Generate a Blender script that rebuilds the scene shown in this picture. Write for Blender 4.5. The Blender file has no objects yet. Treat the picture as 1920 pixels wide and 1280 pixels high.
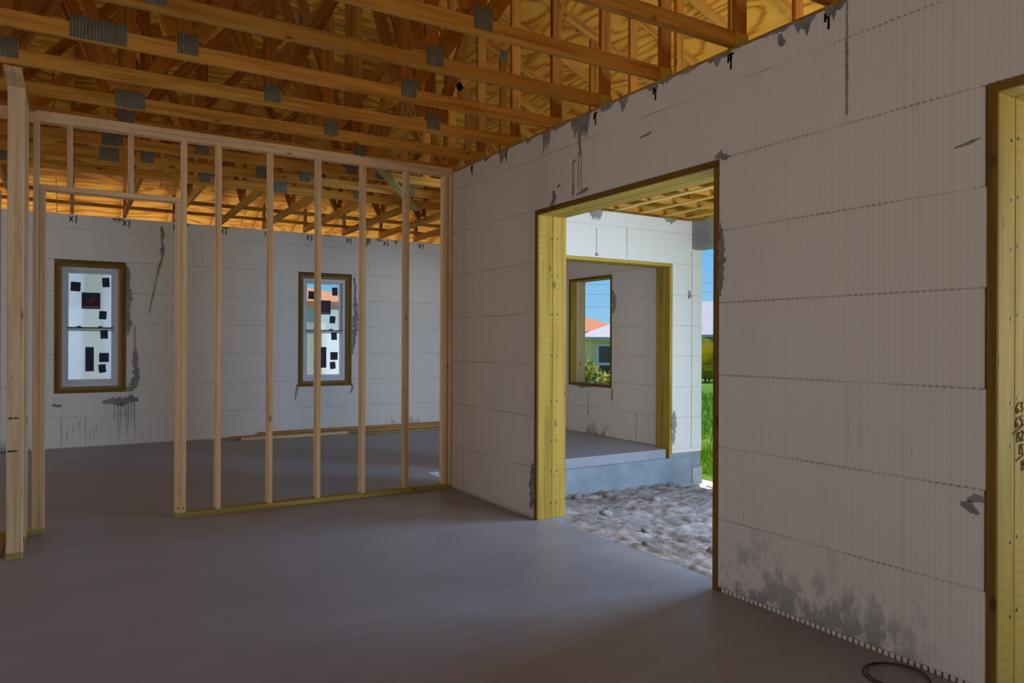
import bpy, bmesh, math, random
from mathutils import Vector, Matrix
random.seed(7)
sc = bpy.context.scene
COL = sc.collection
rad = math.radians

# ------------------------------------------------------------------ camera
cam_d = bpy.data.cameras.new('camera'); cam = bpy.data.objects.new('camera', cam_d); COL.objects.link(cam)
cam_d.sensor_width = 36.0; cam_d.lens = 36.0 * 1364.05 / 1920.0
cam_d.clip_start = .05; cam_d.clip_end = 400
yaw, pitch, roll = rad(31.2485), rad(.0407), rad(.2192)
Fv = Vector((math.sin(yaw) * math.cos(pitch), math.cos(yaw) * math.cos(pitch), math.sin(pitch)))
r0 = Vector((math.cos(yaw), -math.sin(yaw), 0)); u0 = r0.cross(Fv)
rv = math.cos(roll) * r0 + math.sin(roll) * u0; uv = -math.sin(roll) * r0 + math.cos(roll) * u0
M = Matrix.Identity(4)
for i in range(3):
    M[i][0] = rv[i]; M[i][1] = uv[i]; M[i][2] = -Fv[i]
M[2][3] = 1.40
cam.matrix_world = M
sc.camera = cam

# ------------------------------------------------------------------ world, sun, added fill lamps, exposure
world = bpy.data.worlds.new('sky'); sc.world = world; world.use_nodes = True
wn = world.node_tree.nodes; wl = world.node_tree.links
bg = wn['Background']
tc = wn.new('ShaderNodeTexCoord'); sp = wn.new('ShaderNodeSeparateXYZ'); cr = wn.new('ShaderNodeValToRGB')
wl.new(tc.outputs['Generated'], sp.inputs[0]); wl.new(sp.outputs['Z'], cr.inputs[0]); wl.new(cr.outputs[0], bg.inputs[0])
cr.color_ramp.elements[0].position = 0.0; cr.color_ramp.elements[0].color = (.34, .66, .92, 1)
cr.color_ramp.elements[1].position = 0.45; cr.color_ramp.elements[1].color = (.09, .30, .80, 1)
e = cr.color_ramp.elements.new(.16); e.color = (.15, .47, .90, 1)
bg.inputs[1].default_value = 1.22
sun_d = bpy.data.lights.new('sun', 'SUN'); sun = bpy.data.objects.new('sun', sun_d); COL.objects.link(sun)
sun_d.energy = 8.0; sun_d.angle = rad(.6); sun_d.color = (1, .93, .82)
sun_el = rad(62); sun_az = Vector((.76, .65, 0)).normalized()
sdir = Vector((sun_az.x * math.cos(sun_el), sun_az.y * math.cos(sun_el), math.sin(sun_el)))
sun.rotation_euler = (-sdir).to_track_quat('-Z', 'Y').to_euler(); sun.location = sdir * 30

def area(name, loc, target, sx, sy, power, color):
    d = bpy.data.lights.new(name, 'AREA'); o = bpy.data.objects.new(name, d); COL.objects.link(o)
    d.shape = 'RECTANGLE'; d.size = sx; d.size_y = sy; d.energy = power; d.color = color
    o.location = loc; o.rotation_euler = (Vector(target) - Vector(loc)).to_track_quat('-Z', 'Y').to_euler()
    return o
# unseen lamps added as fill, standing in for daylight from behind and left
area('fill_rear', (-1.0, -2.35, 1.25), (-.2, 4.5, 1.7), 3.6, 2.2, 38, (1.0, .85, .70))
area('fill_left', (-7.6, 2.2, 1.3), (3, 3.0, 1.6), 3.0, 2.2, 24, (1.0, .87, .76))
area('fill_back_left', (-7.6, 8.6, 1.3), (3, 9.0, 1.4), 2.6, 2.1, 120, (.80, .93, 1.0))
area('fill_porch_end', (5.6, .75, 1.35), (5.2, 7.0, 2.0), 2.6, 2.0, 150, (.90, .95, 1.0))  # fill lamp added in the porch, out of the camera's view
area('fill_porch_side', (7.0, 3.0, 1.5), (3.0, 3.9, .3), 1.8, 1.8, 330, (.42, .64, 1.0))  # added blue fill reaching the slab at the doorway
sc.view_settings.view_transform = 'Standard'; sc.view_settings.look = 'None'
sc.view_settings.gamma = 1.0; sc.view_settings.use_curve_mapping = False
sc.view_settings.exposure = -0.42
sc.cycles.max_bounces = 8; sc.cycles.diffuse_bounces = 5; sc.cycles.transparent_max_bounces = 12
sc.cycles.sample_clamp_indirect = 6.0
try: sc.cycles.use_denoising = True
except Exception: pass

W0 = 3.135
# ------------------------------------------------------------------ materials
class NT:
    def __init__(s, name):
        s.m = bpy.data.materials.new(name); s.m.use_nodes = True
        s.t = s.m.node_tree; s.n = s.t.nodes; s.b = s.n['Principled BSDF']
    def new(s, typ, **kw):
        n = s.n.new('ShaderNode' + typ)
        for k, v in kw.items():
            if k.startswith('i_'):
                key = k[2:]
                key = int(key) if key.isdigit() else key
                n.inputs[key].default_value = v
            else: setattr(n, k, v)
        return n
    def link(s, a, b): s.t.links.new(a, b)
    def math(s, op, a, b=None, clamp=False):
        n = s.n.new('ShaderNodeMath'); n.operation = op; n.use_clamp = clamp
        for i, x in enumerate((a, b)):
            if x is None: continue
            if isinstance(x, (int, float)): n.inputs[i].default_value = x
            else: s.link(x, n.inputs[i])
        return n.outputs[0]
    def mix(s, f, a, b, blend='MIX'):
        n = s.n.new('ShaderNodeMix'); n.data_type = 'RGBA'; n.blend_type = blend
        for i, x in ((0, f), (6, a), (7, b)):
            if isinstance(x, (int, float)): n.inputs[i].default_value = x
            elif isinstance(x, tuple): n.inputs[i].default_value = (*x, 1) if len(x) == 3 else x
            else: s.link(x, n.inputs[i])
        return n.outputs[2]
    def ramp(s, f, stops):
        n = s.n.new('ShaderNodeValToRGB'); el = n.color_ramp.elements
        while len(el) < len(stops): el.new(.5)
        for e, (p, c) in zip(el, stops): e.position = p; e.color = (*c, 1) if len(c) == 3 else c
        s.link(f, n.inputs[0]); return n.outputs[0]
    def objvec(s, scale, randomize=True):
        tc = s.n.new('ShaderNodeTexCoord'); v = tc.outputs['Object']
        if randomize:
            oi = s.n.new('ShaderNodeObjectInfo'); c = s.n.new('ShaderNodeCombineXYZ')
            r = s.math('MULTIPLY', oi.outputs['Random'], 61.0); r2 = s.math('MULTIPLY', oi.outputs['Random'], 23.0)
            s.link(r, c.inputs[0]); s.link(r2, c.inputs[1]); s.link(r, c.inputs[2])
            a = s.n.new('ShaderNodeVectorMath'); a.operation = 'ADD'; s.link(v, a.inputs[0]); s.link(c.outputs[0], a.inputs[1]); v = a.outputs[0]
        m = s.n.new('ShaderNodeVectorMath'); m.operation = 'MULTIPLY'; s.link(v, m.inputs[0]); m.inputs[1].default_value = scale
        return m.outputs[0]
    def pos(s):
        g = s.n.new('ShaderNodeNewGeometry'); return g.outputs['Position']
    def noise(s, vec, scale, detail=4, rough=.55, out='Fac'):
        n = s.new('TexNoise', i_Scale=scale, i_Detail=detail, i_Roughness=rough); s.link(vec, n.inputs['Vector']); return n.outputs[out]
    def bump(s, h, strength=.3, dist=.004):
        b = s.new('Bump', i_Strength=strength, i_Distance=dist); s.link(h, b.inputs['Height']); s.link(b.outputs[0], s.b.inputs['Normal'])
    def col(s, c):
        if isinstance(c, tuple): s.b.inputs['Base Color'].default_value = (*c, 1)
        else: s.link(c, s.b.inputs['Base Color'])
    def set(s, rough=.7, spec=.3, metal=0):
        s.b.inputs['Roughness'].default_value = rough; s.b.inputs['Specular IOR Level'].default_value = spec; s.b.inputs['Metallic'].default_value = metal
        return s.m

def wood(name, light, dark, knot=(.10, .035, .01), grain=1.0, var=.25, rough=.72, saw=0):
    t = NT(name)
    v = t.objvec((1.3, 34, 34))
    n1 = t.noise(v, 1.0 * grain, 5, .62)
    v2 = t.objvec((.8, 5, 5)); n2 = t.noise(v2, 1.3, 3)
    f = t.math('ADD', t.math('MULTIPLY', n1, .75), t.math('MULTIPLY', n2, .45))
    c = t.ramp(f, [(.45, dark), (.64, light)])
    kv = t.objvec((3.2, 7.5, 7.5)); vo = t.new('TexVoronoi', i_Scale=1.0, i_Randomness=1.0); t.link(kv, vo.inputs['Vector'])
    k = t.ramp(vo.outputs['Distance'], [(.07, (1, 1, 1)), (.13, (0, 0, 0))])
    c = t.mix(t.math('MULTIPLY', k, .7), c, knot)
    if saw:
        ov = t.n.new('ShaderNodeTexCoord').outputs['Object']; so = t.n.new('ShaderNodeSeparateXYZ'); t.link(ov, so.inputs[0])
        ph = t.math('ADD', t.math('MULTIPLY', so.outputs['X'], 135.0), t.math('MULTIPLY', t.math('MULTIPLY', so.outputs['Y'], so.outputs['Y']), 900.0))
        sw_ = t.ramp(t.math('SINE', ph), [(.35, (0, 0, 0)), (1.0, (1, 1, 1))])
        c = t.mix(t.math('MULTIPLY', t.math('MULTIPLY', sw_, t.ramp(n2, [(.45, (0, 0, 0)), (.6, (1, 1, 1))])), saw), c, tuple(x * .62 for x in dark))
    oi = t.n.new('ShaderNodeObjectInfo')
    hs = t.new('HueSaturation'); t.link(c, hs.inputs['Color'])
    t.link(t.math('ADD', t.math('MULTIPLY', oi.outputs['Random'], var), 1 - var * .5), hs.inputs['Value'])
    t.col(hs.outputs[0]); t.bump(n1, .25, .002)
    return t.set(rough, .2)

M_stud = wood('spruce_stud', (.82, .57, .32), (.64, .41, .20), knot=(.24, .11, .04))
M_truss = wood('pine_truss', (.64, .31, .050), (.38, .145, .014), knot=(.06, .018, .004))
M_web = wood('pine_web', (.52, .20, .024), (.28, .085, .009), knot=(.16, .05, .010), var=.5)
M_treat = wood('treated_buck', (.47, .315, .048), (.32, .195, .022), knot=(.12, .06, .02), grain=.7, saw=.2)
M_stop = wood('window_stop', (.34, .20, .05), (.22, .115, .022), knot=(.1, .05, .02))
M_edge = wood('buck_edge', (.22, .115, .014), (.13, .062, .007), knot=(.05, .02, .004))  # strips added to make the room-side edges darker than the boards
M_plate = wood('treated_plate', (.50, .40, .10), (.32, .24, .05))
M_fur = wood('furring_strip', (.84, .62, .20), (.66, .44, .10), knot=(.3, .15, .04))
M_scrap = wood('scrap_board', (.50, .27, .10), (.30, .14, .045))

def plywood():
    t = NT('plywood')
    v = t.objvec((.75, 2.6, 1)); n = t.noise(v, 1.0, 1.5, .4)
    s = t.math('SINE', t.math('MULTIPLY', n, 58.0))
    n3 = t.noise(t.objvec((1.5, 60, 1)), 1.0, 4)
    f = t.math('ADD', t.math('MULTIPLY', s, .32), t.math('ADD', n3, .12))
    c = t.ramp(f, [(.30, (.84, .42, .052)), (.72, (.78, .36, .038)), (.98, (.46, .16, .012))])
    kv = t.objvec((1.4, 3.4, 1)); vo = t.new('TexVoronoi', i_Scale=1.0); t.link(kv, vo.inputs['Vector'])
    c = t.mix(t.math('MULTIPLY', t.ramp(vo.outputs['Distance'], [(.05, (1, 1, 1)), (.10, (0, 0, 0))]), .8), c, (.12, .04, .01))
    t.col(c); return t.set(.75, .15)
M_ply = plywood()

def foam(name='foam_block', base=(.82, .762, .685), dirt=1.0, low_z=.30, win=None):
    t = NT(name); P = t.pos(); s = t.n.new('ShaderNodeSeparateXYZ'); t.link(P, s.inputs[0])
    along = t.math('ADD', s.outputs['X'], s.outputs['Y']); z = s.outputs['Z']
    cmb = t.n.new('ShaderNodeCombineXYZ'); t.link(along, cmb.inputs[0]); t.link(z, cmb.inputs[2])
    U = cmb.outputs[0]
    # fine vertical ribs of the moulded foam
    rib = t.math('ABSOLUTE', t.math('SUBTRACT', t.math('FRACT', t.math('DIVIDE', along, .0254)), .5))
    rl = t.ramp(rib, [(.0, (0, 0, 0)), (.10, (1, 1, 1))])
    wide = t.math('FRACT', t.math('DIVIDE', along, .2032))
    wl_ = t.ramp(t.math('ABSOLUTE', t.math('SUBTRACT', wide, .5)), [(.0, (0, 0, 0)), (.016, (1, 1, 1))])
    # interlock dashes on the course lines
    zz = t.math('ABSOLUTE', t.math('SUBTRACT', t.math('FRACT', t.math('ADD', t.math('DIVIDE', z, .4064), .5)), .5))
    band = t.math('LESS_THAN', zz, .012)
    dash = t.math('GREATER_THAN', t.math('FRACT', t.math('DIVIDE', along, .029)), .5)
    nb = t.noise(U, 2.3, 3); nbm = t.ramp(nb, [(.40, (.12, .12, .12)), (.62, (1, 1, 1))])
    dashm = t.math('MULTIPLY', t.math('MULTIPLY', band, dash), nbm)
    n = t.noise(U, 1.1, 5, .6)
    c = t.mix(n, tuple(x * .93 for x in base), base)
    c = t.mix(t.math('MULTIPLY', t.math('SUBTRACT', 1.0, rl), .22), c, tuple(x * .45 for x in base))
    c = t.mix(t.math('MULTIPLY', t.math('MULTIPLY', t.math('SUBTRACT', 1.0, wl_), t.ramp(t.noise(U, 1.7, 3), [(.40, (.15, .15, .15)), (.60, (1, 1, 1))])), .30), c, tuple(x * .35 for x in base))
    c = t.mix(t.math('MULTIPLY', dashm, .60), c, (.16, .14, .12))
    # splashes of grey slurry: streaks, and blotches on the lowest course
    sv = t.n.new('ShaderNodeVectorMath'); sv.operation = 'MULTIPLY'; t.link(U, sv.inputs[0]); sv.inputs[1].default_value = (11, 1, .9)
    st = t.noise(sv.outputs[0], 1.6, 5, .6); stm = t.ramp(st, [(.62, (0, 0, 0)), (.74, (1, 1, 1))])
    c = t.mix(t.math('MULTIPLY', stm, .34 * dirt), c, (.33, .32, .30))
    bv = t.n.new('ShaderNodeVectorMath'); bv.operation = 'MULTIPLY'; t.link(U, bv.inputs[0]); bv.inputs[1].default_value = (5, 1, 3.6)
    bl = t.noise(bv.outputs[0], 1.4, 8, .72)
    low = t.ramp(z, [(.0, (1, 1, 1)), (low_z, (0, 0, 0))])
    if win is None:
        patch = t.ramp(t.noise(U, .55, 2), [(.52, (0, 0, 0)), (.62, (1, 1, 1))])
    else:
        patch = t.ramp(t.math('ABSOLUTE', t.math('SUBTRACT', along, win[0])), [(win[1] * .5, (1, 1, 1)), (win[1], (0, 0, 0))])
    low = t.math('MULTIPLY', low, patch)
    blm = t.ramp(t.math('ADD', bl, t.math('MULTIPLY', low, .16)), [(.56, (0, 0, 0)), (.66, (1, 1, 1))])
    c = t.mix(t.math('MULTIPLY', t.math('MULTIPLY', blm, low), .9 * dirt), c, (.26, .26, .25))
    fine = t.noise(U, 42, 2); sp_ = t.ramp(fine, [(.76, (0, 0, 0)), (.80, (1, 1, 1))])
    c = t.mix(t.math('MULTIPLY', sp_, .35), c, (.25, .22, .2))
    t.col(c)
    h = t.math('ADD', t.math('MULTIPLY', rl, .5), t.math('MULTIPLY', t.math('SUBTRACT', 1.0, dashm), .8)); t.bump(h, .22, .003)
    return t.set(.62, .25)
M_foam = foam()
M_foam_s = foam('foam_block_splashed', low_z=.50, win=(W0 + 2.35, .85))

def mottled(name, c1, c2, scale=2.0, rough=.8, spec=.3, bump=.2, detail=6, bs=None, bd=.004):
    t = NT(name); P = t.pos(); n = t.noise(P, scale, detail, .6)
    t.col(t.ramp(n, [(.35, c1), (.65, c2)]))
    if bump: t.bump(t.noise(P, bs or scale * 12, 5, .65), bump, bd)
    return t.set(rough, spec)
def floor_mat():
    t = NT('slab_concrete'); P = t.pos()
    n = t.noise(P, .9, 6, .6)
    m = t.n.new('ShaderNodeVectorMath'); m.operation = 'MULTIPLY'; t.link(P, m.inputs[0]); m.inputs[1].default_value = (1.2, 5.0, 1)
    tr = t.noise(m.outputs[0], 1.5, 6, .65)
    c = t.ramp(t.math('ADD', t.math('MULTIPLY', n, .6), t.math('MULTIPLY', tr, .4)), [(.36, (.28, .275, .30)), (.64, (.38, .375, .41))])
    fine = t.noise(P, 26, 3); c = t.mix(t.math('MULTIPLY', t.ramp(fine, [(.72, (0, 0, 0)), (.78, (1, 1, 1))]), .4), c, (.10, .085, .08))
    t.col(c); t.bump(t.noise(P, 30, 4), .08, .002)
    t.link(t.ramp(n, [(.3, (.34, .34, .34)), (.7, (.56, .56, .56))]), t.b.inputs['Roughness'])
    t.set(.45, .5); t.link(t.ramp(n, [(.3, (.36, .36, .36)), (.7, (.58, .58, .58))]), t.b.inputs['Roughness'])
    return t.m
M_floor = floor_mat()
M_conc = mottled('cast_concrete', (.26, .27, .26), (.40, .41, .39), 3, .85, .3, .25)
M_stem = mottled('stem_concrete', (.20, .235, .26), (.30, .345, .37), 2.2, .8, .3, .2)
M_cement = mottled('cement_slop', (.20, .195, .18), (.34, .33, .305), 9, .9, .2, .5)
M_core = mottled('dark_core', (.06, .055, .05), (.10, .09, .08), 6, .95, .1, 0)
M_dirt = mottled('dry_dirt', (.22, .185, .165), (.44, .385, .35), 3.5, .95, .1, .8, 8, 26, .02)
M_sand = mottled('sand', (.60, .55, .47), (.74, .69, .60), 1.2, .95, .1, .3)
M_bounce = mottled('bounce_ground', (.74, .72, .68), (.84, .82, .78), 1.0, .9, .2, .2)  # rear yard made white to bounce light up onto the eave
M_stone = mottled('clod', (.15, .14, .13), (.36, .33, .30), 8, .95, .1, .5)
M_lawn = mottled('lawn', (.05, .13, .008), (.13, .24, .02), 1.6, .9, .1, .4)
def simple(name, c, rough=.6, spec=.4, metal=0):
    t = NT(name); t.col(c); return t.set(rough, spec, metal)
def galv():
    t = NT('galvanized_plate'); v = t.objvec((1, 1, 1), False)
    s = t.n.new('ShaderNodeSeparateXYZ'); t.link(v, s.inputs[0])
    fx = t.math('FRACT', t.math('MULTIPLY', s.outputs['X'], 61)); hole = t.math('GREATER_THAN', fx, .5)
    n = t.noise(v, 30, 3)
    c = t.ramp(n, [(.3, (.20, .19, .13)), (.7, (.32, .31, .23))])
    t.col(t.mix(t.math('MULTIPLY', hole, .55), c, (.11, .10, .06)))
    return t.set(.55, .4, .35)
M_galv = galv()
M_strap = simple('zinc_strap', (.50, .42, .08), .5, .4, .4)
M_screw = simple('dark_screw', (.05, .045, .045), .5, .4, .3)
M_vinyl = simple('white_vinyl', (.66, .68, .70), .4, .4)
M_gasket = simple('dark_gasket', (.03, .03, .04), .6)
M_sticker = mottled('dark_sticker', (.020, .028, .050), (.034, .042, .068), 20, .6, .3, 0)
M_stred = simple('sticker_red', (.10, .012, .012), .6)
M_stgrey = simple('sticker_grey', (.15, .15, .16), .6)
M_ink = simple('marker_ink', (.012, .011, .012), .8, .1)
M_pencil = simple('carpenter_pencil', (.09, .07, .03), .9, .1)
M_wire = simple('dark_wire', (.03, .025, .022), .5, .4)
def glass():
    t = NT('window_glass'); o = t.n['Material Output']
    tr = t.new('BsdfTransparent'); tr.inputs[0].default_value = (.90, .97, .97, 1)
    gl = t.new('BsdfGlossy'); gl.inputs['Roughness'].default_value = .02
    fr = t.new('Fresnel', i_IOR=1.45); mx = t.new('MixShader')
    t.link(fr.outputs[0], mx.inputs[0]); t.link(tr.outputs[0], mx.inputs[1]); t.link(gl.outputs[0], mx.inputs[2]); t.link(mx.outputs[0], o.inputs[0])
    return t.m
M_glass = glass()
M_white = mottled('white_stucco', (.80, .79, .78), (.86, .85, .83), 5, .9, .2, .2)
M_cream = mottled('cream_stucco', (.80, .64, .30), (.86, .70, .35), 5, .9, .2, .2)
M_beige = mottled('beige_band', (.60, .57, .44), (.66, .63, .50), 5, .9, .2, .2)
M_teal_shade = mottled('shaded_stucco', (.20, .36, .36), (.25, .42, .42), 4, .9, .2, .2)  # teal of the wall's shade put into its colour
M_terra = mottled('terracotta', (.50, .17, .075), (.70, .30, .16), 9, .9, .2, 0)
M_shingle = mottled('pale_shingle', (.40, .38, .40), (.60, .57, .58), 12, .95, .2, .3)
M_dark = simple('dark_glass', (.02, .022, .03), .2, .5)
M_leaf = mottled('yellow_green_leaf', (.16, .24, .010), (.50, .48, .035), 9, .6, .3, 0)
M_palm = mottled('palm_leaf', (.42, .38, .02), (.80, .62, .06), 6, .6, .3, 0)
M_bark = simple('twig', (.16, .10, .05), .9)
M_blade = mottled('grass_blade', (.17, .34, .012), (.40, .58, .04), 2.5, .7, .2, 0)

# ------------------------------------------------------------------ mesh helpers
def link(name, me, parent=None, loc=None, kind=None, label=None):
    o = bpy.data.objects.new(name, me); COL.objects.link(o)
    if parent is not None:
        o.parent = parent
    if loc is not None: o.location = loc
    if kind: o['kind'] = kind
    if label: o['label'] = label
    return o
WORLD = {}
def wloc(p):
    v = Vector((0, 0, 0))
    while p is not None: v += p.location; p = p.parent
    return v
def thing(name, label, cat, loc=(0, 0, 0), group=None):
    o = bpy.data.objects.new(name, None); COL.objects.link(o); o.location = loc; o.empty_display_size = .1
    o['label'] = label; o['category'] = cat
    if group: o['group'] = group
    return o
def struct(name, loc=(0, 0, 0)):
    o = bpy.data.objects.new(name, None); COL.objects.link(o); o.location = loc; o['kind'] = 'structure'; o.empty_display_size = .1
    return o
CACHE = {}
def box_bm(bm, x0, x1, y0, y1, z0, z1, mi=0):
    v = [bm.verts.new(p) for p in ((x0, y0, z0), (x1, y0, z0), (x1, y1, z0), (x0, y1, z0), (x0, y0, z1), (x1, y0, z1), (x1, y1, z1), (x0, y1, z1))]
    for f in ((0, 3, 2, 1), (4, 5, 6, 7), (0, 1, 5, 4), (1, 2, 6, 5), (2, 3, 7, 6), (3, 0, 4, 7)):
        bm.faces.new([v[i] for i in f]).material_index = mi
def cham_bm(bm, x0, x1, y0, y1, z0, z1, c):
    """box with every edge chamfered by c (44 triangles)"""
    X, Y, Z = (x0, x1), (y0, y1), (z0, z1)
    V = {}
    for i in (0, 1):
        for j in (0, 1):
            for k in (0, 1):
                sx, sy, sz = (1, -1)[i], (1, -1)[j], (1, -1)[k]
                V[i, j, k, 0] = bm.verts.new((X[i], Y[j] + sy * c, Z[k] + sz * c))
                V[i, j, k, 1] = bm.verts.new((X[i] + sx * c, Y[j], Z[k] + sz * c))
                V[i, j, k, 2] = bm.verts.new((X[i] + sx * c, Y[j] + sy * c, Z[k]))
    fs = []
    R4 = ((0, 0), (1, 0), (1, 1), (0, 1))
    for i in (0, 1): fs.append([V[i, a, b, 0] for a, b in R4])
    for j in (0, 1): fs.append([V[a, j, b, 1] for a, b in R4])
    for k in (0, 1): fs.append([V[a, b, k, 2] for a, b in R4])
    for a in (0, 1):
        for b in (0, 1):
            fs.append([V[0, a, b, 1], V[1, a, b, 1], V[1, a, b, 2], V[0, a, b, 2]])
            fs.append([V[a, 0, b, 0], V[a, 1, b, 0], V[a, 1, b, 2], V[a, 0, b, 2]])
            fs.append([V[a, b, 0, 0], V[a, b, 1, 0], V[a, b, 1, 1], V[a, b, 0, 1]])
            for k in (0, 1): fs.append([V[a, b, k, 0], V[a, b, k, 1], V[a, b, k, 2]])
    for f in fs: bm.faces.new(f)
def finish(bm, name, mats, smooth=False, recalc=True):
    if recalc: bmesh.ops.recalc_face_normals(bm, faces=bm.faces)
    me = bpy.data.meshes.new(name); bm.to_mesh(me); bm.free()
    for m in (mats if isinstance(mats, (list, tuple)) else [mats]): me.materials.append(m)
    if smooth:
        for p in me.polygons: p.use_smooth = True
    return me
def bar_mesh(L, s, t, mat, c=.003):
    k = ('bar', round(L, 4), round(s, 4), round(t, 4), mat.name)
    if k not in CACHE:
        bm = bmesh.new(); cham_bm(bm, -L / 2, L / 2, -s / 2, s / 2, -t / 2, t / 2, min(c, s * .3, t * .3)); CACHE[k] = finish(bm, 'lumber', mat)
    return CACHE[k]
def bar(name, p0, p1, s, t, mat, parent=None, up=(0, 0, 1), **kw):
    """straight piece from p0 to p1: long axis local X, size s across, size t along up"""
    p0, p1 = Vector(p0), Vector(p1); d = p1 - p0; L = d.length; x = d / L
    u = Vector(up); z = (u - x * u.dot(x)).normalized(); y = z.cross(x)
    o = link(name, bar_mesh(L, s, t, mat), parent, **kw)
    R = Matrix((x, y, z)).transposed().to_4x4(); R.translation = (p0 + p1) / 2 - wloc(parent)
    o.matrix_local = R
    return o
def box(name, x0, x1, y0, y1, z0, z1, mat, parent=None, c=0, **kw):
    w = wloc(parent); ctr = Vector(((x0 + x1) / 2, (y0 + y1) / 2, (z0 + z1) / 2))
    hx, hy, hz = (x1 - x0) / 2, (y1 - y0) / 2, (z1 - z0) / 2
    k = ('box', round(hx, 4), round(hy, 4), round(hz, 4), mat.name, c)
    if k not in CACHE:
        bm = bmesh.new()
        if c: cham_bm(bm, -hx, hx, -hy, hy, -hz, hz, c)
        else: box_bm(bm, -hx, hx, -hy, hy, -hz, hz)
        CACHE[k] = finish(bm, name, mat)
    return link(name, CACHE[k], parent, ctr - w, **kw)
def poly_prism(name, pts, off, mat, parent=None, **kw):
    """closed polygon pts (world) extruded by vector off; origin at the first point"""
    w = wloc(parent); o0 = Vector(pts[0]); off = Vector(off); bm = bmesh.new()
    a = [bm.verts.new(Vector(p) - o0) for p in pts]; b = [bm.verts.new(Vector(p) - o0 + off) for p in pts]
    bm.faces.new(a); bm.faces.new(b[::-1]); n = len(pts)
    for i in range(n): bm.faces.new((a[i], b[i], b[(i + 1) % n], a[(i + 1) % n]))
    return link(name, finish(bm, name, mat), parent, o0 - w, **kw)
def rect_ring(name, u, v, fix, mat, parent, axis='y', **kw):
    """frame ring: u=(u0,u1,iu0,iu1) v=(z...) fix=(a,b)"""
    bm = bmesh.new(); (u0, u1, p0, p1), (v0, v1, q0, q1), (a, b) = u, v, fix
    for r in ((u0, p0, v0, v1), (p1, u1, v0, v1), (p0, p1, v0, q0), (p0, p1, q1, v1)):
        if axis == 'y': cham_bm(bm, r[0], r[1], a, b, r[2], r[3], .003)
        else: cham_bm(bm, a, b, r[0], r[1], r[2], r[3], .003)
    w = wloc(parent)
    for vert in bm.verts: vert.co -= w
    return link(name, finish(bm, name, mat), parent, **kw)

def tube(name, pts, r, mat, parent=None, n=6):
    pts = [Vector(p) for p in pts]; o0 = pts[0]; bm = bmesh.new(); rings = []
    for i, p in enumerate(pts):
        d = (pts[min(i + 1, len(pts) - 1)] - pts[max(i - 1, 0)]).normalized(); a = d.orthogonal().normalized() if not rings else (pa - d * pa.dot(d)).normalized()
        pa = a; b = d.cross(a)
        rings.append([bm.verts.new(p - o0 + (a * math.cos(6.2832 * j / n) + b * math.sin(6.2832 * j / n)) * r) for j in range(n)])
    for A, B in zip(rings, rings[1:]):
        for j in range(n): bm.faces.new((A[j], A[(j + 1) % n], B[(j + 1) % n], B[j]))
    bm.faces.new(rings[0][::-1]); bm.faces.new(rings[-1])
    return link(name, finish(bm, name, mat, smooth=True), parent, o0 - wloc(parent))
# ------------------------------------------------------------------ dimensions
W = 3.135; WT = .28; WX = W + WT; ZW = 3.024; ZB = 3.066; CH = .0889; CT = .0381
YP = 6.274; YB = 10.96; XR = 6.83; XE_ = 7.11; XO = 7.30; YPW = 7.08
H_ = 2.438
def zR(x): return 6.30 - .40 * x
def zBk(y): return 7.876 - .40 * y
XRIDGE = -2.0
def zL(x): return zR(2 * XRIDGE - x)
SH = .097  # vertical depth of a sloped chord: the sheathing lies on top of it

# ------------------------------------------------------------------ slab, ground
def multi_box(name, boxes, mat, kind='structure', parent=None):
    bm = bmesh.new()
    for b in boxes: box_bm(bm, *b)
    return link(name, finish(bm, name, mat), parent, kind=kind)
multi_box('floor', [(-8.2, 3.27, -2.9, 6.5, -.40, 0), (-8.2, XR + .02, 6.5, 7.12, -.40, 0) if False else (-8.2, 3.27, 6.5, 7.12, -.40, 0),
                    (-8.2, 6.69, 7.12, 11.1, -.40, 0), (6.69, XR + .06, 7.37, 11.1, -.40, 0)], M_floor)
stem = struct('trim_1', (6, 7.1, -.4))
box('stem_wall', 3.27, 7.12, YPW, 7.12, -.60, -.118, M_stem, stem)
box('stem_wall', 6.735, XO - .01, YPW + .012, 7.36, -.60, -.064, M_stem, stem)
box('stem_block', 7.12, XO, YPW - .015, YPW + .02, -.58, -.27, M_conc, stem)
box('stem_wall', 3.27, WX - .01, -2.9, 2.95, -.60, 0, M_stem, stem)
box('stem_wall', 3.27, WX - .01, 4.79, 6.52, -.60, 0, M_stem, stem)
box('stem_wall', XR + .06, XE_, 7.36, 11.24, -.60, -.002, M_stem, stem)

def grid_ground(name, x0, x1, y0, y1, nx, ny, zf, mat, kind='structure'):
    vs = []; fs = []
    for j in range(ny + 1):
        for i in range(nx + 1):
            x = x0 + (x1 - x0) * i / nx; y = y0 + (y1 - y0) * j / ny; vs.append((x, y, zf(x, y)))
    for j in range(ny):
        for i in range(nx):
            a = j * (nx + 1) + i; fs.append((a, a + 1, a + nx + 2, a + nx + 1))
    me = bpy.data.meshes.new(name); me.from_pydata(vs, [], fs); me.materials.append(mat)
    for p in me.polygons: p.use_smooth = True
    return link(name, me, kind=kind)
from mathutils import noise as mn
def zdirt(x, y):
    t = max(0, min(1, (x - 3.27) / 1.7)); base = -.05 - .10 * t
    u = max(0, min(1, (y - 3.0) / 4.0)); base -= .21 * u * t + .07 * u
    t2 = max(0, min(1, (x - 6.3) / 1.2)); base -= .10 * t2 + 0.0
    n = mn.fractal(Vector((x * 2.6, y * 2.6, 1.3)), 1.0, 2.0, 4) * .028 + mn.fractal(Vector((x * 11, y * 11, 4.1)), 1.0, 2.0, 3) * .022
    lump = max(0, mn.noise(Vector((x * 7, y * 7, 9.2)))) ** 2 * .07
    return base + n + lump * (.4 + .6 * max(0, math.exp(-((y - 6.95) / .35) ** 2) + .4))
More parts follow.
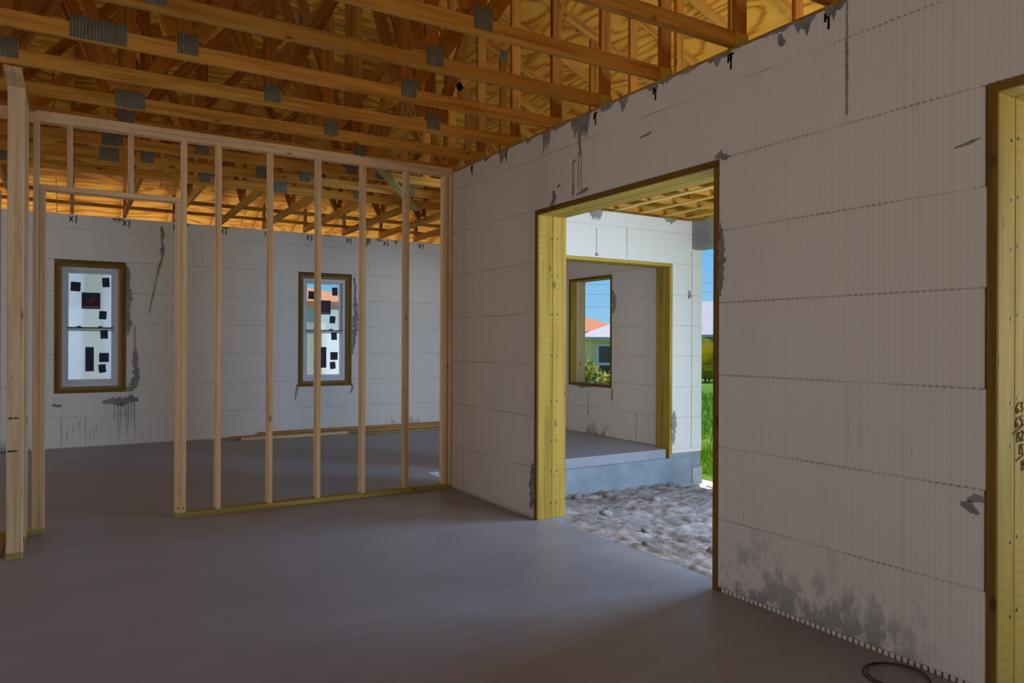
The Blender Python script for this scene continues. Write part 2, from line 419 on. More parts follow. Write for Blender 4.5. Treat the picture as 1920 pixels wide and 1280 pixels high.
grid_ground('dirt_ground', 3.27, 7.45, 1.0, 7.08, 190, 270, zdirt, M_dirt)
def zlawn(x, y):
    d = math.hypot(x, y); return -.47 - .30 * min(1, max(0, (d - 10) / 35))
grid_ground('sand_ground', -30, 7.9, -30, 11.3, 40, 40, lambda x, y: -.48 + (-.12 if False else 0), M_sand)
grid_ground('lawn_ground', 7.45, 130, -60, 130, 80, 80, lambda x, y: zlawn(x, y), M_lawn)
grid_ground('yard_ground', -80, 7.45, 11.3, 130, 40, 40, lambda x, y: zlawn(x, y), M_bounce)

# ------------------------------------------------------------------ foam block walls
BL = 1.2192; CO = .4064
def icf(name, axis, f0, f1, u0, u1, z1, holes=(), phase=0.0, zbot=0.0, teeth=False, mat=None):
    """wall of moulded foam blocks. axis 'y': runs along Y between x=f0..f1; axis 'x': along X between y=f0..f1"""
    root = struct(name, ((f0 + f1) / 2, (u0 + u1) / 2, 0) if axis == 'y' else ((u0 + u1) / 2, (f0 + f1) / 2, 0))
    w = wloc(root); z = zbot; k = 0
    while z < z1 - .01:
        zt = min(CO * (k + 1), z1)
        zb = z + (.02 if (teeth and k == 0) else 0)
        u = phase + (BL / 2 if k % 2 else 0); u -= math.ceil((u - u0) / BL) * BL
        while u < u1 - 1e-4:
            a, b = max(u, u0), min(u + BL, u1); u += BL
            if b - a < .01: continue
            rects = [(a, b, zb, zt)]
            for (h0, h1, hz0, hz1) in holes:
                out = []
                for (p, q, r, s) in rects:
                    if h1 <= p or h0 >= q or hz1 <= r or hz0 >= s: out.append((p, q, r, s)); continue
                    if h0 > p: out.append((p, h0, r, s))
                    if h1 < q: out.append((h1, q, r, s))
                    m0, m1 = max(p, h0), min(q, h1)
                    if hz0 > r: out.append((m0, m1, r, hz0))
                    if hz1 < s: out.append((m0, m1, hz1, s))
                rects = [r for r in out if r[1] - r[0] > .012 and r[3] - r[2] > .012]
            if not rects: continue
            bm = bmesh.new()
            cu = (a + b) / 2; cz = (zb + zt) / 2
            for (p, q, r, s) in rects:
                c = .0045
                if axis == 'y': cham_bm(bm, f0, f1, p, q, r, s, c)
                else: cham_bm(bm, p, q, f0, f1, r, s, c)
            ctr = Vector(((f0 + f1) / 2, cu, cz)) if axis == 'y' else Vector((cu, (f0 + f1) / 2, cz))
            for v in bm.verts: v.co -= ctr
            link('foam_block', finish(bm, 'foam_block', mat or M_foam), root, ctr - w)
        z = zt; k += 1
    if teeth:
        bm = bmesh.new(); segs = [(u0, u1)]
        for (h0, h1, hz0, hz1) in holes:
            if hz0 > .05: continue
            segs = [s for (p, q) in segs for s in ([(p, q)] if h1 <= p or h0 >= q else [(p, h0), (h1, q)]) if s[1] - s[0] > .02]
        bc = bmesh.new()
        for (p, q) in segs:
            if axis == 'y': box_bm(bc, f0 + .022, f1 - .022, p + .002, q - .002, 0, .0199)
            else: box_bm(bc, p + .002, q - .002, f0 + .022, f1 - .022, 0, .0199)
            n = int((q - p) / .029)
            for i in range(n):
                a = p + i * .029 + .003; b = a + .0165
                for (c0, c1) in ((f0, f0 + .0219), (f1 - .0219, f1)):
                    if axis == 'y': box_bm(bm, c0, c1, a, b, 0, .0199)
                    else: box_bm(bm, a, b, c0, c1, 0, .0199)
        for B in (bm, bc):
            for v in B.verts: v.co -= w
        link('interlock_teeth', finish(bm, 'interlock_teeth', M_foam), root, kind='stuff')
        link('concrete_core', finish(bc, 'concrete_core', M_core), root)
    return root
DO = (2.915, 4.82)          # doorway to the porch
DR = (-.35, 1.504)          # doorway at the right edge of the picture
wr = icf('wall_right', 'y', W, WX, -2.6, 6.50, ZW, [(DO[0], DO[1], -.1, H_), (DR[0], DR[1], -.1, H_)], phase=2.123 - 4 * BL, teeth=True, mat=M_foam_s)
W1 = (-.178, .630, .720, 2.428); W2 = (2.912, 3.732, .720, 2.428); W3 = (8.42, 9.50, .725, 2.405)
wb = icf('wall_back', 'x', YB, YB + WT, -8.2, XE_, ZW, [W1, W2, (-6.5, -4.6, .72, H_)], phase=.35, teeth=True)
PO = (4.35, 6.765)
wp = icf('wall_porch', 'x', YPW, YPW + WT, 3.66, XO, ZW, [(PO[0], PO[1], -.2, H_)], phase=.15, zbot=-.06)
we = icf('wall_east', 'y', XR, XE_, YPW + WT, YB, ZW, [W3], phase=.2)
wl_ = icf('wall_left', 'y', -8.2, -7.92, -2.9, YB, ZW, [(.6, 3.8, 0, H_), (7.2, 10.0, 0, H_)], phase=.2)
wn_ = icf('wall_near', 'x', -2.88, -2.6, -7.92, WX, ZW, [(-2.9, .9, 0, H_), (-7.0, -4.6, 0, H_)], phase=.2)

# wet concrete that ran down over the foam from the wall tops
def slop(parent, plane, u0, u1, ztop, depth, seed, axis='y', sgn=-1, fine=.012, lean=.5):
    rnd = random.Random(seed); n = max(4, int((u1 - u0) / fine)); bm = bmesh.new(); T = .004 * sgn
    w = wloc(parent); prof = []
    for i in range(n + 1):
        s = i / n; env = math.sin(math.pi * min(1, max(0, s))) ** .6
        d = depth * env * (.25 + .45 * rnd.random())
        if rnd.random() < .18: d += depth * .55 * rnd.random() * env
        prof.append(max(.006, d))
    def P(u, z, o):
        return Vector((plane + o, u, z) if axis == 'y' else (u, plane + o, z)) - w
    for i in range(n):
        a = u0 + (u1 - u0) * i / n; b = u0 + (u1 - u0) * (i + 1) / n
        za, zb_ = ztop - prof[i], ztop - prof[i + 1]
        q = [(a, ztop), (b, ztop), (b, zb_), (a, za)]
        f = [bm.verts.new(P(u, z, T)) for u, z in q]; g = [bm.verts.new(P(u, z, -T * .2)) for u, z in q]
        bm.faces.new(f); bm.faces.new((f[2], f[3], g[3], g[2]))
        if i == 0: bm.faces.new((f[3], f[0], g[0], g[3]))
        if i == n - 1: bm.faces.new((f[1], f[2], g[2], g[1]))
    return link('cement_drip', finish(bm, 'cement_drip', M_cement, recalc=True), parent)
for i, (a, b, d) in enumerate([(4.11, 4.34, .30), (4.61, 4.715, .26), (3.70, 3.80, .13), (4.88, 4.96, .06), (5.24, 5.40, .14), (2.29, 2.42, .13),
                               (2.13, 2.24, .09), (2.83, 3.0, .05), (3.08, 3.24, .035), (3.85, 4.0, .07), (2.42, 2.62, .025), (4.40, 4.6, .03), (5.55, 5.66, .05), (3.42, 3.52, .06), (3.25, 3.42, .03)]):
    slop(wr, W, a, b, ZW - .001, d, 10 + i)
def blotch(parent, plane, path, seed, axis='y', step=.012, jag=.55):
    """ragged patch of slurry along a path of (along, z, half width)"""
    rnd = random.Random(seed); w = wloc(parent); bm = bmesh.new(); T = -.0035; pts = []
    for (u0, z0, w0), (u1, z1, w1) in zip(path, path[1:]):
        n = max(1, int(math.hypot(u1 - u0, z1 - z0) / step))
        for i in range(n): f = i / n; pts.append((u0 + (u1 - u0) * f, z0 + (z1 - z0) * f, w0 + (w1 - w0) * f))
    pts.append(path[-1])
    horiz = abs(path[-1][0] - path[0][0]) > abs(path[-1][1] - path[0][1])
    def P(u, z, o): return Vector((plane + o, u, z) if axis == 'y' else (u, plane + o, z)) - w
    prev = None
    for u, z, h in pts:
        a, b = h * (1 + jag * (rnd.random() * 2 - 1)), h * (1 + jag * (rnd.random() * 2 - 1))
        A, B = ((u, z - a), (u, z + b)) if horiz else ((u - a, z), (u + b, z))
        cur = [bm.verts.new(P(*A, T)), bm.verts.new(P(*B, T)), bm.verts.new(P(*A, .001)), bm.verts.new(P(*B, .001))]
        if prev:
            bm.faces.new((prev[0], prev[1], cur[1], cur[0])); bm.faces.new((prev[0], cur[0], cur[2], prev[2])); bm.faces.new((prev[1], prev[3], cur[3], cur[1]))
        prev = cur
    return link('cement_drip', finish(bm, 'cement_drip', M_cement), parent)
blotch(wr, W, [(2.50, 3.0, .01), (2.495, 2.955, .02), (2.49, 2.93, .006)], 51)
blotch(wr, W, [(4.215, 2.80, .003), (4.214, 2.46, .003)], 60); blotch(wr, W, [(4.25, 2.78, .002), (4.25, 2.50, .002)], 61)
blotch(wr, W, [(4.312, 2.72, .006), (4.312, 2.66, .004), (4.312, 2.56, .005), (4.312, 2.53, .014), (4.312, 2.50, .012), (4.312, 2.455, .003)], 62)
blotch(wr, W, [(4.312, 2.72, .006), (4.27, 2.722, .004)], 71)
blotch(wr, W, [(4.27, 2.63 - .16, .006), (4.18, 2.645 - .16, .014), (4.13, 2.65 - .16, .006)], 63)
blotch(wr, W, [(4.56, 2.55, .012), (4.555, 2.50, .02), (4.565, 2.46, .022), (4.60, 2.441, .035)], 64)
blotch(wr, W, [(2.945, 2.455, .006), (2.90, 2.462, .022), (2.86, 2.44, .016), (2.83, 2.44, .004)], 65)
blotch(wr, W, [(2.905, 2.08, .006), (2.897, 1.98, .018), (2.892, 1.86, .022), (2.90, 1.72, .016), (2.907, 1.66, .005)], 66)
blotch(wr, W, [(2.122, 3.02, .003), (2.122, 2.84, .003), (2.122, 2.83, .006), (2.122, 2.48, .004)], 67)
blotch(wr, W, [(4.84, .44, .01), (4.855, .35, .03), (4.85, .22, .035), (4.86, .08, .02)], 68)
blotch(wr, W, [(1.51, .775, .012), (1.545, .77, .016), (1.575, .765, .004)], 69); blotch(wr, W, [(1.53, .715, .004), (1.56, .735, .02), (1.60, .745, .008)], 72)
blotch(wr, W, [(4.52, 2.57, .004), (4.50, 2.575, .012), (4.47, 2.58, .004)], 73); blotch(wr, W, [(3.58, 2.72, .004), (3.50, 2.725, .007), (3.47, 2.73, .003)], 74)
blotch(wr, W, [(1.63, 2.21, .003), (1.56, 2.222, .006), (1.53, 2.23, .002)], 75)
for i, (a, b, d) in enumerate([(.46, .60, .10), (3.30, 3.42, .05), (3.90, 4.05, .24), (4.12, 4.24, .07), (4.42, 4.50, .10), (1.83, 1.95, .06), (4.62, 4.68, .16), (1.32, 1.40, .12)]):
    slop(wb, YB, a, b, ZW - .001, d, 100 + i, axis='x')
X_ = dict(axis='x')
blotch(wb, YB, [(.635, 2.39, .012), (.655, 2.30, .030), (.648, 2.15, .022), (.662, 1.96, .040), (.650, 1.80, .020), (.665, 1.60, .034), (.655, 1.48, .008)], 120, **X_)
blotch(wb, YB, [(.735, 1.60, .004), (.735, 1.30, .008), (.750, 1.18, .035), (.742, 1.05, .030), (.758, .92, .035), (.735, .82, .055), (.70, .76, .07), (.66, .72, .05)], 121, **X_)
blotch(wb, YB, [(.36, .585, .012), (.46, .60, .04), (.58, .585, .05), (.70, .62, .04), (.78, .61, .02)], 122, **X_)
for i, u in enumerate((.50, .545, .575, .615, .64, .665, .70, .735)): blotch(wb, YB, [(u, .57, .004), (u + .002, .34 - .11 * ((i * 5) % 3), .0016)], 130 + i, **X_)
for i, u in enumerate((-.10, -.04, .03, .10, .17, .22, .29)): blotch(wb, YB, [(u, .40 - .05 * ((i * 3) % 4), .0018), (u, .06 + .06 * ((i * 5) % 4), .0012)], 160 + i, **X_)
blotch(wb, YB, [(-.20, .57, .01), (-.13, .565, .02), (-.09, .56, .006)], 129, **X_)
blotch(wb, YB, [(3.775, 2.40, .020), (3.79, 2.25, .018), (3.782, 2.12, .012), (3.80, 1.95, .032), (3.795, 1.75, .045), (3.785, 1.55, .040), (3.765, 1.35, .022), (3.745, 1.20, .008)], 123, **X_)
blotch(wb, YB, [(2.90, .76, .012), (2.885, .64, .016), (2.87, .52, .005)], 124, **X_); blotch(wb, YB, [(3.745, .75, .012), (3.75, .65, .016), (3.71, .60, .012)], 125, **X_)
blotch(wb, YB, [(1.055, 2.95, .016), (1.07, 2.85, .028), (1.062, 2.76, .008), (1.072, 2.66, .024), (1.06, 2.52, .012), (1.03, 2.42, .016), (.99, 2.22, .006), (.94, 1.95, .008), (.90, 1.75, .003)], 128, **X_)
slop(wp, YPW, 5.38, 5.60, ZW - .001, .24, 140, axis='x'); slop(wp, YPW, 6.60, 6.82, ZW - .001, .10, 141, axis='x')
blotch(wp, YPW, [(5.50, 2.80, .004), (5.50, 2.50, .003), (5.50, 2.47, .03), (5.50, 2.455, .02)], 142, **X_)
blotch(wp, YPW, [(6.79, .50, .02), (6.80, .35, .04), (6.79, .18, .03), (6.78, .06, .012)], 143, **X_); blotch(wp, YPW, [(7.06, 2.10, .008), (7.07, 2.03, .03), (7.05, 1.98, .01)], 144, **X_)
blotch(wp, YPW, [(7.108, 2.62, .003), (7.108, .0, .003)], 145, **X_); blotch(wp, YPW, [(5.98, 2.85, .003), (5.98, 2.46, .002)], 146, **X_)
blotch(we, XR, [(8.395, 2.17, .01), (8.36, 2.05, .045), (8.365, 1.93, .05), (8.39, 1.83, .02)], 150); slop(we, XR, 8.85, 9.35, .726, .05, 151)
blotch(we, XR, [(8.40, .72, .01), (8.41, .62, .02), (8.40, .52, .006)], 152); blotch(we, XR, [(8.98, .64, .003), (8.98, .36, .003), (8.98, .31, .014), (8.98, .27, .004)], 153); blotch(we, XR, [(7.86, .42, .004), (7.86, .03, .004)], 154)

# sill plates the trusses bear on
box('trim_2', W + .06, W + .20, -2.5, 6.48, ZW, ZB - .001, M_scrap, kind='structure')
box('trim_3', W + .281, W + .319, 1.0, 6.5, 3.0, 3.185, M_truss, kind='structure')
# concrete beam over the open side of the porch
bm_ = struct('trim_4', (7.2, 4, 2.64))
box('concrete_beam', 7.11, XO, .6, YPW - .001, 2.645, ZW, M_conc, bm_, c=.008)
box('concrete_column', 7.09, XO + .02, .6, .85, -.5, 2.644, M_conc, bm_, c=.01)

# ------------------------------------------------------------------ treated-lumber bucks round the openings
def screws(parent, pts, nrm):
    bm = bmesh.new(); w = wloc(parent); n = Vector(nrm); q = n.to_track_quat('Z', 'Y').to_matrix().to_4x4()
    for p in pts:
        m = q.copy(); m.translation = Vector(p) - w
        bmesh.ops.create_cone(bm, cap_ends=True, segments=8, radius1=.0075, radius2=.006, depth=.003, matrix=m)
    return link('screw_heads', finish(bm, 'screws', M_screw), parent, kind='stuff')
def buck_y(name, y0, y1, z1, x0, x1, zb0=0.0, sill=None):
    """buck in a wall running along Y; dark edge strips flush with the room face, boards behind"""
    r = struct(name, ((x0 + x1) / 2, (y0 + y1) / 2, zb0)); E = .012; c = CT
    zs = zb0 if sill is None else sill
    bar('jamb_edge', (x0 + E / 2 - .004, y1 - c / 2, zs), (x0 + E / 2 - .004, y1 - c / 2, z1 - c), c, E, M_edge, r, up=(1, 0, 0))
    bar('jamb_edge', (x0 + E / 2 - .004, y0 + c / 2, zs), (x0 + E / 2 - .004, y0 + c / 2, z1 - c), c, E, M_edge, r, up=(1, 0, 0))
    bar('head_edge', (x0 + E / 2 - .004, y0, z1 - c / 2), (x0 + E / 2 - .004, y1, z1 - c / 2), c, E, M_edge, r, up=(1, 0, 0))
    xm = (x0 + x1) / 2; h = (x1 - x0 - E) / 2; xa = x0 + E - .004
    for nm, yy in (('jamb_board', y1 - c / 2), ('jamb_board', y0 + c / 2)):
        for i in (0, 1):
            cx = xa + h * (i + .5)
            bar(nm, (cx, yy, zs), (cx, yy, z1 - c), c, h - .002, M_treat, r, up=(1, 0, 0))
    for i in (0, 1):
        cx = xa + h * (i + .5)
        bar('head_board', (cx, y0, z1 - c / 2), (cx, y1, z1 - c / 2), h - .002, c, M_treat, r)
    if sill is not None:
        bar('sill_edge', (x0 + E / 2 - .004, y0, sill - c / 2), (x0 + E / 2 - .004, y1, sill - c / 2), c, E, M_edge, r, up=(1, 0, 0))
        bar('sill_board', (xm + E / 2, y0, sill - c / 2), (xm + E / 2, y1, sill - c / 2), x1 - x0 - E, c, M_treat, r)
    return r
d1 = buck_y('door_1', DO[0], DO[1], H_, W, WX)
pts = [(W + .135 + dx, DO[1] - CT - .0005, z) for z in (.12, .37, .62, .93, 1.29, 1.62, 1.93, 2.22) for dx in (0, .055)]
screws(d1, pts, (0, -1, 0))
d2 = buck_y('door_2', DR[0], DR[1], H_, W, WX)
pts = [(W + .11 + dx, DR[1] - CT - .0005, z + dx * .3) for z in (.30, .60, .99, 1.16, 1.50, 1.78, 1.98, 2.22) for dx in (0, .055)]
screws(d2, pts, (0, -1, 0))
# porch opening: jamb and head of treated lumber
d3 = struct('door_3', (5.6, 7.2, 0))
for i in (0, 1):
    yy = YPW + .01 + .135 * (i + .5)
    bar('jamb_board', (PO[1] - CT / 2, yy, -.117), (PO[1] - CT / 2, yy, H_ - CT), CT, .133, M_treat, d3, up=(0, 1, 0))
    bar('jamb_board', (PO[0] + CT / 2, yy, -.117), (PO[0] + CT / 2, yy, H_ - CT), CT, .133, M_treat, d3, up=(0, 1, 0))
    bar('head_board', (PO[0], yy, H_ - CT / 2), (PO[1], yy, H_ - CT / 2), .133, CT, M_treat, d3)
screws(d3, [(PO[1] - CT - .0005, YPW + .10 + dx, z) for z in (.25, .55, .85, 1.3, 1.7) for dx in (0, .06)], (-1, 0, 0))

# numbers pencilled on the right-hand buck
def scribble(parent, strokes, org, ux, uz, nrm, s, th, mat, name):
    bm = bmesh.new(); w = wloc(parent); ux, uz, nrm = Vector(ux), Vector(uz), Vector(nrm); org = Vector(org)
    for st in strokes:
        for a, b in zip(st, st[1:]):
            A = org + ux * a[0] * s + uz * a[1] * s; B = org + ux * b[0] * s + uz * b[1] * s
            d = (B - A).normalized(); p = d.cross(nrm) * th / 2
            f = [bm.verts.new(q - w) for q in (A - p, B - p, B + p, A + p)]; g = [bm.verts.new(q - w + nrm * .0015) for q in (A - p, B - p, B + p, A + p)]
            bm.faces.new(g)
            for i in range(4): bm.faces.new((f[i], f[(i + 1) % 4], g[(i + 1) % 4], g[i]))
    return link(name, finish(bm, name, mat), parent)
six = [(.55, .95), (.2, .7), (.05, .35), (.2, .05), (.45, .05), (.55, .3), (.35, .45), (.1, .3)]
def sh(st, dx, dy): return [(x + dx, y + dy) for x, y in st]
five = [(.6, .95), (.15, .95), (.1, .6), (.4, .62), (.55, .35), (.4, .05), (.05, .08)]
three = [(.05, .9), (.5, .9), (.25, .55), (.55, .35), (.4, .05), (.05, .1)]
one = [(.3, .95), (.3, .05)]; two = [(.05, .8), (.3, .95), (.5, .75), (.05, .05), (.6, .05)]
S = [sh(six, 0, 4.2), sh(three, .8, 4.2), sh(six, -.1, 2.9), sh(five, .75, 2.9), [(-.5, 2.45), (1.6, 3.0)], sh(one, 0, 1.5), sh(three, .3, 1.5), sh(two, 1.0, 1.5),
     sh(one, .45, .3), sh(three, .8, .3), [(.1, -.15), (1.7, .25)], sh(one, .9, -1.3), sh(three, 1.2, -1.3)]
scribble(d2, S, (W + .148, DR[1] - CT - .001, .93), (1, 0, .12), (0, 0, 1), (0, -1, 0), .044, .0048, M_pencil, 'pencilled_numbers')

# ------------------------------------------------------------------ windows
def vinyl_window(name, wnd, seed, logo=True):
    x0, x1, z0, z1 = wnd; r = struct(name, ((x0 + x1) / 2, YB, z0)); c = CT
    ya = YB - .006
    for nm, a, b in (('jamb_board', (x0 + c / 2, z0 + c), (x0 + c / 2, z1 - c)), ('jamb_board', (x1 - c / 2, z0 + c), (x1 - c / 2, z1 - c))):
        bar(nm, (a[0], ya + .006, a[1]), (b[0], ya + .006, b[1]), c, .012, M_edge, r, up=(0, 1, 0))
        bar(nm, (a[0], ya + .15, a[1]), (b[0], ya + .15, b[1]), c, .27, M_treat, r, up=(0, 1, 0))
    for nm, z in (('head_board', z1 - c / 2), ('sill_board', z0 + c / 2)):
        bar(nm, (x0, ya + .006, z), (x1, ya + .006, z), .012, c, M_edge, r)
        bar(nm, (x0, ya + .15, z), (x1, ya + .15, z), .27, c, M_treat, r)
    # inner stops, a little behind the face
    yi = YB + .035
    for a in (x0 + 1.5 * c, x1 - 1.5 * c): bar('stop', (a, yi, z0 + 2 * c), (a, yi, z1 - 2 * c), c, .05, M_stop, r, up=(0, 1, 0))
    for z in (z0 + 1.5 * c, z1 - 1.5 * c): bar('stop', (x0 + c, yi, z), (x1 - c, yi, z), .05, c, M_stop, r)
    a0, a1, b0, b1 = x0 + 2 * c, x1 - 2 * c, z0 + 2 * c, z1 - 2 * c
    yv = YB + .05
    rect_ring('vinyl_frame', (a0, a1, a0 + .052, a1 - .052), (b0, b1, b0 + .055, b1 - .05), (yv, yv + .08), M_vinyl, r)
    bm = (b0 + b1) / 2 - .02
    up = rect_ring('upper_sash', (a0 + .052, a1 - .052, a0 + .078, a1 - .092), (bm - .02, b1 - .05, bm + .018, b1 - .078), (yv + .045, yv + .07), M_vinyl, r)
    lo = rect_ring('lower_sash', (a0 + .052, a1 - .052, a0 + .078, a1 - .092), (b0 + .055, bm + .02, b0 + .095, bm - .018), (yv + .012, yv + .037), M_vinyl, r)
    box('glass_pane', a0 + .078, a1 - .092, yv + .056, yv + .060, bm + .018, b1 - .078, M_glass, up)
    box('glass_pane', a0 + .078, a1 - .092, yv + .023, yv + .027, b0 + .095, bm - .018, M_glass, lo)
    box('weather_strip', a0 + .06, a1 - .06, yv + .008, yv + .0118, bm + .004, bm + .018, M_gasket, lo)
    box('weather_strip', a0 + .06, a1 - .06, yv + .008, yv + .0118, bm - .030, bm - .022, M_gasket, lo)
    for f in (.24, .74):
        cx = a0 + .078 + f * (a1 - a0 - .17); box('sash_lock', cx - .025, cx + .025, yv + .005, yv + .03, bm + .0205, bm + .034, M_gasket, lo)
    gx0, gx1 = a0 + .078, a1 - .092; gw = gx1 - gx0; gz0, gz1 = b0 + .095, b1 - .078; gh = gz1 - gz0
    yu, yl = yv + .0545, yv + .0215
    # fx, fz (from the top), width, height (fractions), tilt
    for fx, fz, w_, h_, tl in [(.16, .125, .20, .072, 3), (.87, .075, .15, .075, -3), (.80, .39, .155, .065, 4), (.83, .57, .155, .075, -2), (.83, .795, .20, .072, 0), (.79, .90, .15, .065, -6)]:
        w_ *= 1.16; h_ *= 1.22
        cx = gx0 + fx * gw; cz = gz1 - fz * gh; y = yu if cz > bm else yl
        o = box('sticker', cx - w_ * gw / 2, cx + w_ * gw / 2, y, y + .0015, cz - h_ * gh / 2, cz + h_ * gh / 2, M_sticker, r)
        o.rotation_euler = (0, rad(tl), 0)
    cx = gx0 + .52 * gw; cz = gz1 - .255 * gh; w_, h_ = .44 * gw, .155 * gh
    s = box('sticker', cx - w_ / 2, cx + w_ / 2, yu, yu + .0015, cz - h_ / 2, cz + h_ / 2, M_sticker, r)
    y = yu - .0008
    box('sticker_print', cx - w_ * .5 + .006, cx + w_ * .5 - .006, y, y + .0007, cz - h_ * .28, cz + h_ * .08, M_stred, s)
    box('sticker_print', cx - w_ * .5 + .003, cx + w_ * .5 - .003, y, y + .0007, cz - h_ * .46, cz - h_ * .34, M_stgrey, s)
    V = [[(-.85, .3), (-.45, -.5), (-.15, .15), (.15, -.55), (.35, .1), (.5, -.3), (.65, .35)], [(-.1, .55), (.9, .62)], [(.0, .38), (.95, .42)]]
    scribble(s, V, (cx - .01, y - .0005, cz + .006), (1, 0, 0), (0, 0, 1), (0, -1, 0), .062, .004, M_stgrey, 'sticker_print')
    cx = gx0 + .49 * gw; cz = gz0 + .19 * gh
    box('sticker', cx - .10 * gw, cx + .10 * gw, yl, yl + .0015, cz - .115 * gh, cz + .115 * gh, M_sticker, r)
    return r
w1 = vinyl_window('window_1', W1, 1)
w2 = vinyl_window('window_2', W2, 2)
# sagging string across the second window
tube('string', [(W2[0] + .06 + f / 12 * (W2[1] - W2[0] - .12), YB + .02, 1.575 - .2 * f / 12 * (1 - f / 12)) for f in range(13)], .002, M_gasket, w2)
w3 = buck_y('window_3', W3[0], W3[1], W3[3], XR, XE_, sill=W3[2] + CT)
bar('stop', (XR + .185, W3[1] - CT - .02, W3[2] + .001), (XR + .185, W3[1] - CT - .02, W3[3] - CT), .038, .17, M_stud, w3, up=(1, 0, 0))

# ------------------------------------------------------------------ roof sheathing
def clip(poly, n, d):
    out = []
    for i in range(len(poly)):
        a, b = poly[i], poly[(i + 1) % len(poly)]; fa = a[0] * n[0] + a[1] * n[1] - d; fb = b[0] * n[0] + b[1] * n[1] - d
        if fa <= 0: out.append(a)
        if fa * fb < 0:
            t = fa / (fa - fb); out.append((a[0] + t * (b[0] - a[0]), a[1] + t * (b[1] - a[1])))
    return out
ceil = struct('ceiling', (0, 4, 3.2))
cosr = 1 / math.sqrt(1.16)
PW, PL = 1.219 * cosr, 2.438
YF, XE, YE = -4.4, 8.36, 12.30
HD = 3.94                                  # hip line: y = x + HD
def sheet(poly, zf, xdir):
    if len(poly) < 3: return
    A = sum(poly[i][0] * poly[(i + 1) % len(poly)][1] - poly[(i + 1) % len(poly)][0] * poly[i][1] for i in range(len(poly))) / 2
    if abs(A) < .004: return
    cx = sum(p[0] for p in poly) / len(poly); cy = sum(p[1] for p in poly) / len(poly)
    poly = [(cx + (p[0] - cx) * (1 - .004 / max(.3, abs(p[0] - cx) + .01)), cy + (p[1] - cy) * (1 - .004 / max(.3, abs(p[1] - cy) + .01))) for p in poly]
    o0 = Vector((cx, cy, zf(cx, cy)))
    X = Vector(xdir); gx = Vector((1, 0, zf(cx + 1, cy) - zf(cx, cy))); gy = Vector((0, 1, zf(cx, cy + 1) - zf(cx, cy))); N = gx.cross(gy).normalized()
    Y = N.cross(X).normalized(); R = Matrix((X, Y, N)).transposed()
    bm = bmesh.new(); a = []; b = []
    for (x, y) in poly:
        v = R.transposed() @ (Vector((x, y, zf(x, y))) - o0); a.append(bm.verts.new(v)); b.append(bm.verts.new(v + Vector((0, 0, .012))))
    bm.faces.new(a); bm.faces.new(b[::-1]); n = len(a)
    for i in range(n): bm.faces.new((a[i], b[i], b[(i + 1) % n], a[(i + 1) % n]))
    o = link('plywood_sheet', finish(bm, 'plywood_sheet', M_ply), ceil)
    m = R.to_4x4(); m.translation = o0 - wloc(ceil); o.matrix_local = m
zr = lambda x, y: zR(x) + SH; zb = lambda x, y: zBk(y) + SH; zl = lambda x, y: zL(x) + SH
x = XE; row = 0
while x > XRIDGE:
    xa = max(x - PW, XRIDGE); y = YF - (PL / 2 if row % 2 else 0)
    while y < YE + .1:
        p = [(xa, max(y, YF)), (x, max(y, YF)), (x, y + PL), (xa, y + PL)]
        p = clip(p, (-1, 1), HD); p = clip(p, (0, 1), YE)
        sheet(p, zr, (0, 1, 0)); y += PL
    x = xa; row += 1
y = YE; row = 0
XA = 2 * XRIDGE - XE
while y > XRIDGE + HD:
    ya = max(y - PW, XRIDGE + HD); x = XA - (PL / 2 if row % 2 else 0)
    while x < XE + .1:
        p = [(max(x, XA), ya), (x + PL, ya), (x + PL, y), (max(x, XA), y)]
        p = clip(p, (1, -1), -HD); p = clip(p, (-1, -1), -(2 * XRIDGE + HD) ) if True else p
        sheet(p, zb, (1, 0, 0)); x += PL
    y = ya; row += 1
x = XA
while x < XRIDGE - .01:
    xb = min(x + PW, XRIDGE)
    for (y0_, y1_) in ((YF, 1.0), (1.0, 6.0), (6.0, YE)):
        p = clip([(x, y0_), (xb, y0_), (xb, y1_), (x, y1_)], (1, 1), 2 * XRIDGE + HD) if False else [(x, y0_), (xb, y0_), (xb, y1_), (x, y1_)]
        p = clip(p, (1, 1), 2 * XRIDGE + HD + 0.0) if False else p
        # left slope lies where x + y <= 2*ridge + hip + ... mirrored hip line y = -x + 2*XRIDGE + HD
        p = clip(p, (1, 1), 2 * XRIDGE + HD)
        sheet(p, zl, (0, 1, 0))
    x = xb
# layer added above the sheets to stop sun through their gaps
def sun_cover(poly, zf):
    poly_prism('sun_cover_layer', [(x, y, zf(x, y) + .0135) for x, y in poly], (0, 0, .004), M_gasket, ceil)
yr = XRIDGE + HD
sun_cover([(XRIDGE, YF), (XE, YF), (XE, XE + HD), (XRIDGE, yr)], zr)
sun_cover([(XRIDGE, yr), (XE, XE + HD), (XA, XE + HD)], zb)
sun_cover([(XA, YF), (XRIDGE, YF), (XRIDGE, yr), (XA, XE + HD)], zl)
# unseen gable panel added over the near wall to keep sun out
poly_prism('gable_sun_block', [(XA + 1.2, -2.75, ZW + .05), (XE - 1.2, -2.75, ZW + .05), (XRIDGE, -2.75, zR(XRIDGE) - .02)], (0, .02, 0), M_ply, kind='structure')

